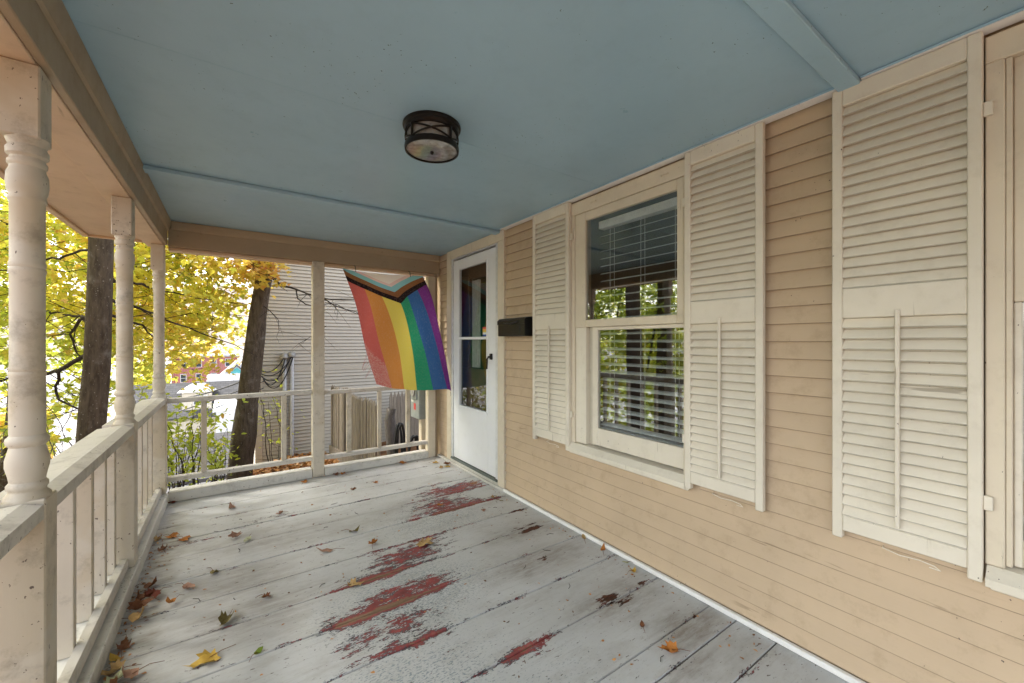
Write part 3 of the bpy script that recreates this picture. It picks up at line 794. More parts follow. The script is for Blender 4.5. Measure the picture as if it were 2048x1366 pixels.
stk = [(1.351, 1.366, (0.02, 0.10, 0.42)), (1.3665, 1.385, (0.65, 0.66, 0.65)), (1.3855, 1.402, (0.62, 0.50, 0.10)), (1.4025, 1.418, (0.66, 0.36, 0.06)), (1.4185, 1.436, (0.60, 0.10, 0.07))]
for z0, z1, c in stk:
    o = box('sticker_stripe', plain('sticker_ink', c, 0.5), dr, 1.9562, 1.9572, 3.2295, 3.310, z0, z1)
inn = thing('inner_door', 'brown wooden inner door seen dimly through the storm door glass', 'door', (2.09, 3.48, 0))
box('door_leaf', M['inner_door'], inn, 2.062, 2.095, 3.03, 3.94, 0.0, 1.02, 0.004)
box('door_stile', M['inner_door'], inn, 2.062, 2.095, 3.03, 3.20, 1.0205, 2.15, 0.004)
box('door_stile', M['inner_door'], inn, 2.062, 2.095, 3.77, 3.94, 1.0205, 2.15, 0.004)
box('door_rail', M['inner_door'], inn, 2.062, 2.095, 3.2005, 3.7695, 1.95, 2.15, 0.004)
cu = MB()
pts = [(2.10 + 0.012 * math.sin(k * 1.35), 3.60 + k * 0.0115) for k in range(16)]
for k in range(15):
    a, b = pts[k], pts[k + 1]
    cu.add([(a[0], a[1], 1.03), (b[0], b[1], 1.03), (b[0], b[1], 1.94), (a[0], a[1], 1.94)], [(0, 1, 2, 3)])
cu.build('lace_curtain', M['curtain'], inn, smooth=True)

# ------------------------------------------------------------------ windows
wd = thing('sash_window', 'double hung window with cream sashes between two louvered shutters', 'window', (1.95, 1.64, 0.55), 'house windows')
casing_board(wd, 1.938, 1.975, 2.046, 2.118, 0.606, 2.165)
casing_board(wd, 1.938, 1.975, 1.152, 1.229, 0.606, 2.165)
casing_board(wd, 1.938, 1.975, 1.152, 2.118, 2.1655, 2.250)
MB().prism([(1.905, .548), (1.905, .572), (1.940, .604), (2.02, .612), (2.02, .548)], 'y', 1.205, 2.098).build('window_sill', M['shutter'], wd)
box('apron_strip', M['shutter'], wd, 1.940, 1.957, 1.205, 2.098, .528, .5475, 0.003)
sf = MB()
for a in ((1.9465, 2.044, 1.396, 2.163), (1.232, 1.2705, 1.396, 2.163)): sf.box(1.944, 1.974, a[0], a[1], a[2], a[3], 0.003)
sf.box(1.944, 1.974, 1.2707, 1.9463, 2.108, 2.163, 0.003); sf.box(1.944, 1.974, 1.2707, 1.9463, 1.396, 1.444, 0.003)
sf.build('upper_sash', M['cream'], wd)
lf = MB()
for a in ((1.856, 1.905, .622, 1.395), (1.232, 1.2405, .622, 1.395)): lf.box(1.966, 1.994, a[0], a[1], a[2], a[3], 0.003)
lf.box(1.966, 1.994, 1.2407, 1.8558, .622, .735, 0.003); lf.box(1.966, 1.994, 1.2407, 1.8558, 1.374, 1.395, 0.003)
lf.build('lower_sash', M['shutter'], wd)
box('sash_track', M['grey_panel'], wd, 1.985, 2.02, 1.906, 1.945, .612, 1.395)
box('sash_stop', M['shutter'], wd, 1.950, 2.02, 1.9455, 2.0435, .613, 1.3955, 0.002)
box('glass_pane', M['glass'], wd, 1.958, 1.961, 1.2707, 1.9463, 1.4445, 2.1075)
box('glass_pane', M['glass'], wd, 1.979, 1.982, 1.2407, 1.8558, .7355, 1.3735)
for y in (1.86, 1.335): MB().tube([(1.937, y - .02, 2.205), (1.930, y - .018, 2.207), (1.930, y + .02, 2.207), (1.937, y + .022, 2.205)], .0035, 6).build('hanger_clip', M['cream'], wd, smooth=True)

bd = thing('venetian_blind', 'white venetian blind hanging open behind the window glass', 'blind', (2.05, 1.58, 2.1))
box('headrail', M['blind'], bd, 2.02, 2.075, 1.235, 1.90, 2.05, 2.10, 0.003)
sl0 = None
zz = 2.005
k = 0
while zz > 0.74:
    if sl0 is None:
        z_first = zz
        sl0 = MB().prism([(2.024, zz - .010), (2.036, zz - .002), (2.050, zz + .0025), (2.062, zz + .0045), (2.074, zz + .006), (2.062, zz + .002), (2.050, zz - .0005), (2.036, zz - .0050)], 'y', 1.238, 1.890).build('slat', M['blind'], bd)
    else: clone(sl0, bd, (0, 0, zz - z_first))
    zz -= 0.050; k += 1
box('bottom_rail', M['blind'], bd, 2.026, 2.072, 1.238, 1.890, .712, .730, 0.003)
for y in (1.33, 1.56, 1.80):
    MB().tube([(2.022, y, 2.05), (2.021, y, .73)], .0016, 5).build('ladder_cord', M['blind'], bd)
    MB().tube([(2.076, y + .012, 2.05), (2.077, y + .012, .73)], .0016, 5).build('ladder_cord', M['blind'], bd)
MB().tube([(2.014, 1.29, 2.05), (2.010, 1.288, 1.40)], .004, 6).build('tilt_wand', M['blind'], bd)
fn = MB().lathe(2.012, 1.925, [(0.0, 1.56), (.012, 1.566), (.017, 1.58), (.012, 1.594), (0.0, 1.60)], 12)
tag(fn.build('curtain_finial', plain('aged_brass', (.10, .075, .05), .35, .7), smooth=True), 'small round metal finial inside the window beside the blind', 'finial')

w2 = thing('sash_window', 'window at the right edge with a boarded cream upper sash', 'window', (1.95, -0.35, 0.55), 'house windows')
casing_board(w2, 1.938, 1.975, 0.160, 0.200, 0.606, 2.165)
casing_board(w2, 1.938, 1.975, -0.90, -0.805, 0.606, 2.165)
casing_board(w2, 1.938, 1.975, -0.90, 0.200, 2.1655, 2.250)
MB().prism([(1.905, .548), (1.905, .572), (1.940, .604), (2.02, .612), (2.02, .548)], 'y', -0.92, 0.196).build('window_sill', M['shutter'], w2)
box('apron_strip', M['shutter'], w2, 1.940, 1.957, -0.92, 0.19, .528, .5475, 0.003)
box('sash_stop', M['cream'], w2, 1.946, 1.974, 0.146, 0.1595, 0.613, 2.165, 0.002)
box('sash_stile', M['shutter'], w2, 1.966, 1.994, 0.128, 0.1455, 0.613, 1.42, 0.003)
box('upper_panel', M['cream'], w2, 1.962, 1.978, -0.80, 0.1455, 1.421, 2.165, 0.003)
box('lower_shade', M['grey_panel'], w2, 1.984, 1.990, -0.80, 0.1275, 0.70, 1.42)
box('glass_pane', M['glass'], w2, 1.976, 1.979, -0.80, 0.1275, 0.70, 1.42)
box('sash_bottom_rail', M['shutter'], w2, 1.966, 1.994, -0.80, 0.1275, 0.613, 0.699, 0.003)

# ------------------------------------------------------------------ shutters
def shutter(y0, y1, hinge, label):
    t = thing('louvered_shutter', label, 'shutter', (1.935, (y0 + y1) / 2, 0.55), 'louvered shutters')
    x0, x1 = 1.908, 1.9365
    s = 0.032
    zt = 2.262
    for a, b, zb in ((y0, y0 + s, .553), (y1 - s, y1, .553)): box('stile', M['shutter'], t, x0, x1, a, b, zb, zt, 0.003)
    ya, yb = y0 + s + .0004, y1 - s - .0004
    box('rail', M['shutter'], t, x0 + .001, x1 - .001, ya, yb, 2.194, zt, 0.003)
    box('rail', M['shutter'], t, x0 + .001, x1 - .001, ya, yb, 1.388, 1.500, 0.003)
    box('rail', M['shutter'], t, x0 + .001, x1 - .001, ya, yb, .583, .642, 0.003)
    box('backing_board', M['shutter'], t, x0 + .0252, x1 + .003, ya, yb, .60, zt - .01)
    for z0, z1, n, op in ((1.5003, 2.1937, 18, 0), (.6423, 1.3877, 19, 1)):
        p = (z1 - z0) / n
        src = None
        for k in range(n):
            zb = z0 + k * p + .001
            xi = x0 + (.0225 if not op else .0225)
            ht = p + (-.001 if not op else -.006)
            if k == n - 1: ht = p - .003
            if src is None or k == n - 1:
                xo = x0 + (.003 if not op else -.001)
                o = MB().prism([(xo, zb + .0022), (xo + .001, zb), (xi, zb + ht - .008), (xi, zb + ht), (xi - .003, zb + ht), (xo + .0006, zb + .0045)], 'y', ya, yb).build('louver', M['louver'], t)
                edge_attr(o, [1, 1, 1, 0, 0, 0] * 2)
                if src is None: src = o; zs = zb
            else:
                o = clone(src, t, (0, 0, zb - zs))
                o.rotation_euler = (0, random.uniform(-.0005, .0005), random.uniform(-.0008, .0008))
    yc = (y0 + y1) / 2 + .002
    MB().box(x0 - .014, x0 - .002, yc - .006, yc + .006, .652, 1.412, .002).build('tilt_rod', M['shutter'], t)
    yh = y0 if hinge < 0 else y1
    for z in (.80, 2.02):
        MB().box(1.918, 1.930, min(yh, yh + hinge * .020), max(yh, yh + hinge * .020), z - .022, z + .022, .002).build('hinge', M['shutter'], t)
    cy = (y0 + y1) / 2
    MB().tube([(1.950, cy + .05, .560), (1.918, cy + .045, .562), (1.912, cy, .556), (1.914, cy - .05, .560), (1.920, cy - .085, .553), (1.914, cy - .10, .546), (1.908, cy - .075, .549)], .0019, 6).build('holdback_hook', M['wire'], t, smooth=True)
    return t
shutter(2.072, 2.478, -1, 'louvered shutter between the black mailbox and the window')
shutter(0.832, 1.204, 1, 'louvered shutter just right of the window with the blind')
shutter(0.202, 0.584, -1, 'louvered shutter at the right edge, closest to the camera')

# ------------------------------------------------------------------ mailbox and ceiling light
mb_ = thing('wall_mailbox', 'black metal mailbox mounted beside the white storm door', 'mailbox', (1.95, 2.71, 1.34))
MB().prism([(1.9555, 1.343), (1.872, 1.343), (1.866, 1.350), (1.866, 1.462), (1.885, 1.486), (1.9555, 1.494)], 'y', 2.522, 2.900).build('mailbox_body', M['black'], mb_)
MB().prism([(1.8655, 1.440), (1.8600, 1.440), (1.8600, 1.470), (1.882, 1.4895), (1.9555, 1.4985), (1.9555, 1.4945), (1.884, 1.4865), (1.8655, 1.464)], 'y', 2.517, 2.905).build('mailbox_lid', M['black'], mb_)
box('front_panel', M['black'], mb_, 1.862, 1.8655, 2.585, 2.862, 1.358, 1.436, 0.0015)
MB().tube([(1.859, 2.80, 1.452), (1.854, 2.76, 1.450), (1.853, 2.71, 1.440), (1.854, 2.66, 1.450), (1.859, 2.60, 1.462)], .006, 6).build('pull_handle', M['black'], mb_, smooth=True)

LX, LY = 0.748, 1.715
lt = thing('ceiling_light', 'round dark bronze cage light mounted on the blue ceiling', 'ceiling light', (LX, LY, ZC))
MB().lathe(LX, LY, [(0.0, 2.2745), (.128, 2.2745), (.130, 2.268), (.128, 2.260), (.122, 2.256), (.122, 2.250), (.119, 2.246), (.119, 2.240), (0.0, 2.240)], 48).build('canopy', M['bronze'], lt, smooth=True)
rg = MB()
for zc_, r_ in ((2.171, .1195),):
    prof = [(r_ - .006, zc_ - .013), (r_, zc_ - .013), (r_ + .002, zc_), (r_, zc_ + .012), (r_ - .006, zc_ + .012), (r_ - .006, zc_ - .013)]
    rg.lathe(LX, LY, prof, 48, False)
rg.build('lower_ring', M['bronze'], lt, smooth=True)
for k in range(4):
    a = R(20 + 90 * k)
    st = MB()
    pts = [(LX + .1165 * math.cos(a), LY + .1165 * math.sin(a), z) for z in (2.183, 2.2395)]
    st.tube(pts, .006, 6); st.build('cage_strap', M['bronze'], lt)
    for sgn in (0, 1):
        cb = [(LX + .1165 * math.cos(a + R(90) * s_), LY + .1165 * math.sin(a + R(90) * s_), 2.186 + (.052 if sgn else 0) + (-.052 if sgn else .052) * s_) for s_ in np.linspace(0, 1, 12)]
        MB().tube(cb, .0042, 6).build('cage_strap', M['bronze'], lt, smooth=True)
MB().lathe(LX, LY, [(.108, 2.184), (.1085, 2.239)], 40, False).build('glass_cylinder', M['lamp_glass'], lt, smooth=True)
MB().lathe(LX, LY, [(0.0, 2.1585), (.05, 2.1592), (.10, 2.1615), (.1132, 2.165), (.1132, 2.168), (.10, 2.1645), (0.0, 2.1615)], 48).build('diffuser_glass', M['lamp_glass'], lt, smooth=True)
MB().lathe(LX, LY, [(0.0, 2.146), (.006, 2.147), (.008, 2.152), (.008, 2.158)], 16).build('finial', M['bronze'], lt, smooth=True)
for k in range(2):
    a = R(60 + 180 * k)
    MB().lathe(LX + .045 * math.cos(a), LY + .045 * math.sin(a), [(0, 2.178), (.018, 2.186), (.022, 2.200), (.014, 2.222), (.013, 2.239)], 16).build('light_bulb', plain('unlit_bulb', (.75, .74, .72), .3), lt, smooth=True)

MB().lathe(LX, LY, [(0, 2.2385), (.10, 2.2385), (.10, 2.236), (0, 2.236)], 32).build('reflector_pan', M['lamp_pan'], lt)

# ------------------------------------------------------------------ flag
FLAG = [[(0.902, 4.21, 2.02), (1.026, 4.215, 2.014), (1.159, 4.22, 2.013), (1.297, 4.222, 2.016), (1.438, 4.22, 2.019), (1.584, 4.215, 2.022), (1.73, 4.21, 2.024)],
        [(0.998, 4.12, 1.666), (1.147, 4.14, 1.665), (1.293, 4.11, 1.66), (1.447, 4.09, 1.656), (1.558, 4.1, 1.673), (1.709, 4.13, 1.704), (1.83, 4.17, 1.735)],
        [(1.069, 4.03, 1.242), (1.218, 4.045, 1.231), (1.379, 4.015, 1.224), (1.551, 4.04, 1.217), (1.685, 4.06, 1.221), (1.824, 4.05, 1.23), (1.913, 4.09, 1.251)],
        [(1.14, 3.93, 0.893), (1.292, 3.95, 0.843), (1.422, 3.92, 0.823), (1.554, 3.91, 0.805), (1.734, 3.95, 0.794), (1.893, 3.96, 0.792), (1.905, 3.89, 0.767)]]
FA = np.array(FLAG)
def crs(P, t):
    n = len(P) - 1
    i = min(int(t * n), n - 1); f = t * n - i
    g = lambda j: P[j] if 0 <= j <= n else (2 * P[0] - P[1] if j < 0 else 2 * P[n] - P[n - 1])
    p0, p1, p2, p3 = g(i - 1), g(i), g(i + 1), g(i + 2)
    return 0.5 * ((2 * p1) + (-p0 + p2) * f + (2 * p0 - 5 * p1 + 4 * p2 - p3) * f * f + (-p0 + 3 * p1 - 3 * p2 + p3) * f ** 3)
NU, NV = 60, 64
fv, fuv = [], []
for jv in range(NV + 1):
    v_ = jv / NV
    row = [crs(FA[:, c], v_) for c in range(7)]
    for iu in range(NU + 1):
        u_ = iu / NU
        p = crs(np.array(row), u_)
        wob = 0.026 * math.sin(8 * u_ + 4 * v_) * v_ + 0.010 * math.sin(23 * u_ - 4 * v_) * (.3 + .7 * v_) + 0.013 * math.sin(14 * u_ + 9 * v_ + 1) * (1 - .5 * v_) + 0.014 * math.exp(-((u_ - .12 - .2 * v_) / .05) ** 2) * v_
        sag = -0.012 * math.sin(math.pi * u_) * (1 - v_) ** 4 - 0.005 * abs(math.sin(2.5 * math.pi * u_)) * (1 - v_) ** 6
        fv.append((p[0], p[1] + wob, p[2] + sag)); fuv.append((u_, v_))
ff = [(j * (NU + 1) + i, j * (NU + 1) + i + 1, (j + 1) * (NU + 1) + i + 1, (j + 1) * (NU + 1) + i) for j in range(NV) for i in range(NU)]
# torn lower left corner
ff = [q for q in ff if not (fuv[q[0]][1] > 0.985 - 0.0 and fuv[q[0]][0] < 0.10)]
fl_root = thing('rainbow_flag', 'rainbow flag with chevron of white, blue, brown and black hanging at the far end', 'flag', (1.3, 4.2, 2.05))
me = bpy.data.meshes.new('flag_cloth')
me.from_pydata([tuple(Vector(p) - world_loc(fl_root)) for p in fv], [], ff)
uvl = me.uv_layers.new(name='UVMap')
for lp in me.loops: uvl.data[lp.index].uv = fuv[lp.vertex_index]
me.polygons.foreach_set('use_smooth', [True] * len(me.polygons))
me.materials.append(M['flag'])
link('flag_cloth', me, fl_root, world_loc(fl_root))
for x in (1.02, 1.585):
    MB().tube([(x, 4.262, 2.062), (x, 4.225, 2.052), (x, 4.212, 2.020), (x, 4.205, 2.000), (x + .006, 4.225, 1.995)], .0045, 6).build('hook', M['sill_metal'], fl_root, smooth=True)
thr = plain('frayed_red_thread', (0.42, 0.10, 0.10), 0.8)
for k in range(7):
    a = Vector(fv[int((0.72 + .025 * k) * NV) * (NU + 1)])
    L = random.uniform(.06, .14)
    MB().tube([a, a + Vector((-.02, .0, -L * .4)), a + Vector((random.uniform(-.06, -.03), random.uniform(-.02, .02), -L))], .0012, 4).build('frayed_thread', thr, fl_root)
pts = [(1.905, 3.89, .767), (1.915, 3.90, .745), (1.935, 3.94, .725), (1.937, 3.955, .72)]
MB().tube(pts, .002, 5).build('tie_cord', M['cable'], fl_root)

# ------------------------------------------------------------------ neighbour house
nb = thing('neighbour_house', 'grey beige clapboard house wall across the leafy yard', 'house', (4, 11.2, -1.6))
box('wall_sheathing', M['vinyl'], nb, 0.47, 9.0, 11.03, 17.0, -2.2, 6.5)
EX = 0.0845
b0 = None
zrow = -1.95
while zrow < 5.2:
    if 0.545 < zrow + EX / 2 < 0.72: zrow += EX; continue
    if b0 is None:
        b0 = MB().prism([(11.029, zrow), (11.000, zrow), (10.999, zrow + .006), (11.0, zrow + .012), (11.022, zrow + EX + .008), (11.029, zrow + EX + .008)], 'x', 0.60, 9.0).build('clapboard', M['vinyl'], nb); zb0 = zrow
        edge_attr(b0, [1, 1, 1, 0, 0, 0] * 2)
    else:
        o = clone(b0, nb, (random.uniform(-.004, .004), random.uniform(-.001, .001), zrow - zb0))
    zrow += EX
box('band_board', M['vinyl'], nb, 0.60, 9.0, 11.000, 11.028, 0.575, 0.715, 0.003)
box('corner_board', M['vinyl'], nb, 0.455, 0.598, 10.995, 11.10, -2.2, 5.3, 0.004)
MB().prism([(0.0, 5.2), (4.7, 9.2), (9.4, 5.2), (9.4, 5.4), (4.7, 9.45), (0.0, 5.4)], 'y', 10.7, 17.2).build('roof', M['slate_roof'], nb)

for nm, x, zt, lb in (('conduit_pipe', 1.195, 0.93, 'pale grey service conduit climbing the neighbour wall on the right'), ('conduit_pipe', 1.04, 0.90, 'service conduit half hidden by a far baluster, left one of the pair')):
    t = thing(nm, lb, 'conduit', (x, 10.95, -1.55), 'service conduits on the neighbour wall')
    MB().tube([(x, 10.945, -1.62), (x, 10.945, zt)], .042, 12).build('pipe', M['pipe'], t, smooth=True)
    MB().lathe(x - .01, 10.915, [(.055, zt), (.088, zt + .01), (.092, zt + .05), (.075, zt + .10), (.04, zt + .125), (0, zt + .13)], 16).build('weatherhead', M['grey_cap'], t, smooth=True)
    for zz in (-.9, .1): MB().box(x - .06, x + .06, 10.955, 11.0, zz, zz + .03).build('pipe_strap', M['grey_cap'], t)
def sag_cable(a, b, sag, n=12):
    a, b = Vector(a), Vector(b)
    return [a.lerp(b, i / n) + Vector((0, 0, -sag * 4 * (i / n) * (1 - i / n))) for i in range(n + 1)]
ca = [((1.19, 10.87, .95), (0.52, 10.7, .60), .22), ((1.17, 10.86, .95), (0.56, 10.72, .52), .30), ((1.03, 10.87, .93), (0.54, 10.7, .66), .16), ((1.05, 10.86, .92), (0.60, 10.7, .45), .34), ((1.21, 10.86, .94), (0.62, 10.75, .40), .40)]
CL = ['black service cable hanging from the taller conduit head, second lowest loop', 'black service cable from the taller conduit head crossing the other loops', 'shortest black service cable, leaving the lower conduit head nearest the trunk', 'black service cable from the lower conduit head with a deep sag', 'black service cable with the lowest loop of the bundle']
for i, (a, b, s) in enumerate(ca):
    tag(MB().tube(sag_cable(a, b, s), .013, 6).build('service_cable', M['cable'], smooth=True), CL[i], 'cable', 'drooping service cables')
tag(MB().tube(sag_cable((0.56, 10.7, .60), (-3.2, 15.5, .0), .45, 20), .016, 6).build('service_cable', M['cable'], smooth=True), 'long black cable crossing below the yellow leaves toward the valley', 'cable')
tag(MB().tube(sag_cable((0.60, 10.7, .40), (-9, 26, -3.0), .5, 20), .014, 6).build('service_cable', M['cable'], smooth=True), 'lower cable crossing behind the far top rail toward the valley', 'cable')
tag(MB().tube(sag_cable((0.60, 10.7, .25), (-9, 26, -3.8), .5, 20), .012, 6).build('service_cable', M['cable'], smooth=True), 'lowest thin cable behind the leafy shrub', 'cable')

# ------------------------------------------------------------------ stockade fence
fe = thing('stockade_fence', 'weathered grey wooden picket fence below the flag', 'fence', (2.0, 8.6, -1.2))
y = 6.75
k = 0
while y < 10.5:
    if not 8.95 < y < 9.10:
        w_ = random.uniform(.050, .066)
        top = 0.27 + random.uniform(-.02, .02) + .03 * (y < 7.5)
        r_ = w_ / 2
        gx = 2.0 + random.uniform(-.016, .016)
        p = [(gx - r_ * .8, y), (gx - r_ * .5, y - r_), (gx + .01, y - r_), (gx + .01, y + r_), (gx - r_ * .5, y + r_)]
        mb = MB()
        n_ = len(p)
        z0 = float(ground_z(np.array(2.0), np.array(y))) - .05
        mb.add([(q[0], q[1], z0) for q in p] + [(q[0], q[1], top - .06) for q in p] + [(gx, y, top)],
               [(i, (i + 1) % n_, (i + 1) % n_ + n_, i + n_) for i in range(n_)] + [(i + n_, (i + 1) % n_ + n_, 2 * n_) for i in range(n_)])
        mb.build('picket', M['fence'], fe)
        y += w_ + random.uniform(.001, .004)
    else: y += 0.05
box('fence_post', M['fence'], fe, 1.93, 2.03, 8.97, 9.07, -1.4, 0.33, .008)
MB().prism([(6.75, -1.12), (10.5, -1.46), (10.5, -1.18), (6.75, -.82)], 'x', 1.935, 1.960).build('kick_board', M['fence'], fe)
fp = thing('picket_panel', 'short run of pointed weathered pickets behind the cable coils', 'fence', (3.6, 10.2, -1.3))
for k in range(9):
    x = 3.30 + k * .095
    MB().prism([(x, -1.4), (x + .085, -1.4), (x + .085, -.12), (x + .0425, .02), (x, -.12)], 'y', 10.2, 10.222).build('picket', M['fence'], fp)
MB().box(3.28, 4.2, 10.2225, 10.26, -.45, -.36).build('fence_rail', M['fence'], fp)
ds = thing('dead_trunk', 'rough lichen grey dead trunk at the end of the picket fence', 'tree trunk', (2.05, 6.4, -1.2))
MB().tube([(2.10, 6.45, -1.3), (2.12, 6.42, -.5), (2.09, 6.45, .05), (2.12, 6.47, .22)], [.095, .085, .085, .075], 12).build('trunk', M['grey_twig'], ds, smooth=True)
def coil(cx, cy, zc, rx, rz, n, label):
    t = thing('cable_coil', label, 'cable coil', (cx, cy, zc), 'hanging coils of black cable')
    for k in range(n):
        oy, ox = random.uniform(-.05, .05), random.uniform(-.03, .03)
        sx, sz = rx * random.uniform(.75, 1.05), rz * random.uniform(.85, 1.05)
        pts = [(cx + ox + sx * math.cos(a), cy + oy + .03 * math.sin(a * 2 + k), zc + sz * math.sin(a) - sz) for a in np.linspace(R(90), R(450), 28)]
        MB().tube(pts, .013, 6, False).build('cable_loop', M['cable'], t, smooth=True)
coil(2.16, 6.20, .02, .075, .50, 8, 'tall coil of black cable hanging on the dead trunk')
coil(2.34, 6.05, -.16, .11, .42, 8, 'wider coil of black cable beside the rusty panel')
tag(box('hanging_hose', M['cable'], None, 2.20, 2.225, 6.15, 6.17, -1.25, -.7), 'straight black pipe end hanging below the cable coils', 'pipe')
tag(box('rusty_panel', M['rust'], None, 2.30, 2.42, 5.62, 5.66, -1.3, .12, .004), 'rusty brown steel panel standing beside the meter box', 'panel')
mt = thing('meter_box', 'grey electric meter box with red label beyond the far railing', 'meter box', (1.85, 4.56, .4))
box('box_body', M['meter'], mt, 1.775, 1.955, 4.44, 4.70, .40, 1.0, .006)
box('meter_cover', M['meter'], mt, 1.760, 1.7745, 4.49, 4.66, .62, .80, .006)
MB().tube([(1.7595, 4.575, .72), (1.742, 4.575, .72)], .062, 20).build('meter_dial', M['grey_cap'], mt)
box('warning_label', M['red_label'], mt, 1.7725, 1.7745, 4.535, 4.595, .50, .575)
box('paper_tag', M['white_label'], mt, 1.7725, 1.7745, 4.61, 4.67, .585, .612)
box('mount_post', M['cream'], mt, 1.83, 1.90, 4.50, 4.58, -1.3, .3995)
MB().tube([(1.88, 4.45, .40), (1.90, 4.42, .28), (1.925, 4.40, .10), (1.92, 4.41, -.10), (1.93, 4.42, -.4)], .012, 6).build('meter_cable', M['pipe'], mt, smooth=True)

# ------------------------------------------------------------------ town in the valley
def windows_on(parent, x0, x1, z0, z1, y, n, w, h, mat='dark_glass'):
    for i in range(n):
        xc = x0 + (x1 - x0) * (i + .5) / n; zc = (z0 + z1) / 2
        f = MB().box(xc - w / 2 - .08, xc + w / 2 + .08, y - .06, y - .005, zc - h / 2 - .08, zc + h / 2 + .08).build('window', M['white_wall'], parent)
        MB().box(xc - w / 2, xc + w / 2, y - .075, y - .061, zc - h / 2, zc - .03).build('pane', M['dark_glass'], f)
        MB().box(xc - w / 2, xc + w / 2, y - .075, y - .061, zc + .03, zc + h / 2).build('pane', M['dark_glass'], f)
h = thing('town_house', 'cream house with slate grey roof and two window dormer in the valley', 'house', (-3.5, 58, -9.5), 'houses in the valley')
box('wall', M['cream_wall'], h, -8.5, 0.8, 55.2, 62, -9.8, -6.6)
MB().prism([(54.6, -6.7), (58.6, -3.35), (62.6, -6.7), (62.6, -6.9), (58.6, -3.6), (54.6, -6.9)], 'x', -9, 1.2).build('roof', M['slate_roof'], h)
box('dormer', M['cream_wall'], h, -4.3, -1.75, 55.4, 58, -6.3, -4.15)
MB().add([(-4.7, 55.0, -4.15), (-1.35, 55.0, -4.15), (-1.35, 58.4, -4.15), (-4.7, 58.4, -4.15), (-3.6, 56.5, -3.45), (-2.4, 56.5, -3.45), (-2.4, 58.2, -3.45), (-3.6, 58.2, -3.45)], [(3, 2, 1, 0), (4, 5, 6, 7), (0, 1, 5, 4), (1, 2, 6, 5), (2, 3, 7, 6), (3, 0, 4, 7)]).build('dormer_roof', M['grey_roof'], h)
windows_on(h, -3.4, -2.0, -5.6, -4.5, 55.4, 2, .42, .85)
h = thing('town_house', 'white gabled house with pale grey roof left of the leaning trunk', 'house', (0.2, 64, -9), 'houses in the valley')
box('wall', M['white_wall'], h, -1.9, 3.6, 62.4, 70, -9.6, -5.9)
MB().prism([(61.8, -6.0), (66.2, -3.0), (70.6, -6.0), (70.6, -6.2), (66.2, -3.25), (61.8, -6.2)], 'x', -2.6, 4.2).build('roof', M['grey_roof'], h)
MB().prism([(-.75, -6.1), (1.35, -6.1), (1.35, -5.2), (.3, -4.15), (-.75, -5.2)], 'y', 61.5, 65).build('gable', M['white_wall'], h)
MB().prism([(-.95, -5.3), (.3, -4.02), (1.55, -5.3), (1.55, -5.12), (.3, -3.82), (-.95, -5.12)], 'y', 61.2, 65).build('gable_roof', M['slate_roof'], h)
windows_on(h, -.2, .8, -5.8, -5.0, 61.5, 1, .45, .7)
h = thing('town_house', 'white house with teal gable trim in front of the brick building', 'house', (0.6, 74, -9), 'houses in the valley')
MB().prism([(-1.6, -9.5), (3.0, -9.5), (3.0, -4.7), (.7, -2.3), (-1.6, -4.7)], 'y', 72, 80).build('wall', M['white_wall'], h)
MB().prism([(-2.1, -5.0), (.7, -2.10), (3.5, -5.0), (3.5, -4.55), (.7, -1.75), (-2.1, -4.55)], 'y', 71.4, 80.4).build('roof', M['grey_roof'], h)
MB().prism([(-1.5, -4.75), (.7, -2.5), (2.9, -4.75), (2.2, -4.75), (.7, -3.25), (-.8, -4.75)], 'y', 71.9, 71.985).build('gable_trim', M['teal'], h)
windows_on(h, .2, 1.3, -4.75, -3.7, 72, 1, .5, .8)
h = thing('brick_building', 'long red brick building behind the valley houses', 'building', (-3, 94, -9), 'houses in the valley')
box('wall', M['brick'], h, -8.5, 1.0, 92, 104, -10, -1.5)
box('roof', M['grey_roof'], h, -8.8, 1.3, 91.7, 104.3, -1.499, -1.2)
for r_ in range(3): windows_on(h, -8.0, 0.6, -3.3 - r_ * 2.6, -1.9 - r_ * 2.6, 92, 4, .7, 1.3)
h = thing('flat_roof_building', 'building with bright white flat roof beside the leaning trunk', 'building', (0, 46, -9), 'houses in the valley')
box('wall', M['white_wall'], h, -1.1, 4.5, 45.0, 52, -9.8, -4.45)
MB().prism([(-1.35, -4.75), (4.8, -3.95), (4.8, -4.40), (-1.35, -5.0)], 'y', 44.6, 52.4).build('roof', M['white_roof'], h)
h = thing('garage', 'low building with slate roof showing through the shrub', 'garage', (-1.5, 30, -9), 'houses in the valley')
box('wall', M['white_wall'], h, -4.6, .9, 28.6, 33.5, -9.6, -6.1)
MB().prism([(28.0, -6.25), (31.0, -4.35), (34, -6.25), (34, -6.45), (31, -4.6), (28, -6.45)], 'x', -5.0, 1.3).build('roof', M['slate_roof'], h)
windows_on(h, -4.2, .6, -8.2, -6.9, 28.6, 2, .9, 1.1)
rd = MB(); rd.box(-60, 30, 36, 43, -9.85, -9.40); rd.build('street', M['concrete'], None, kind='structure')

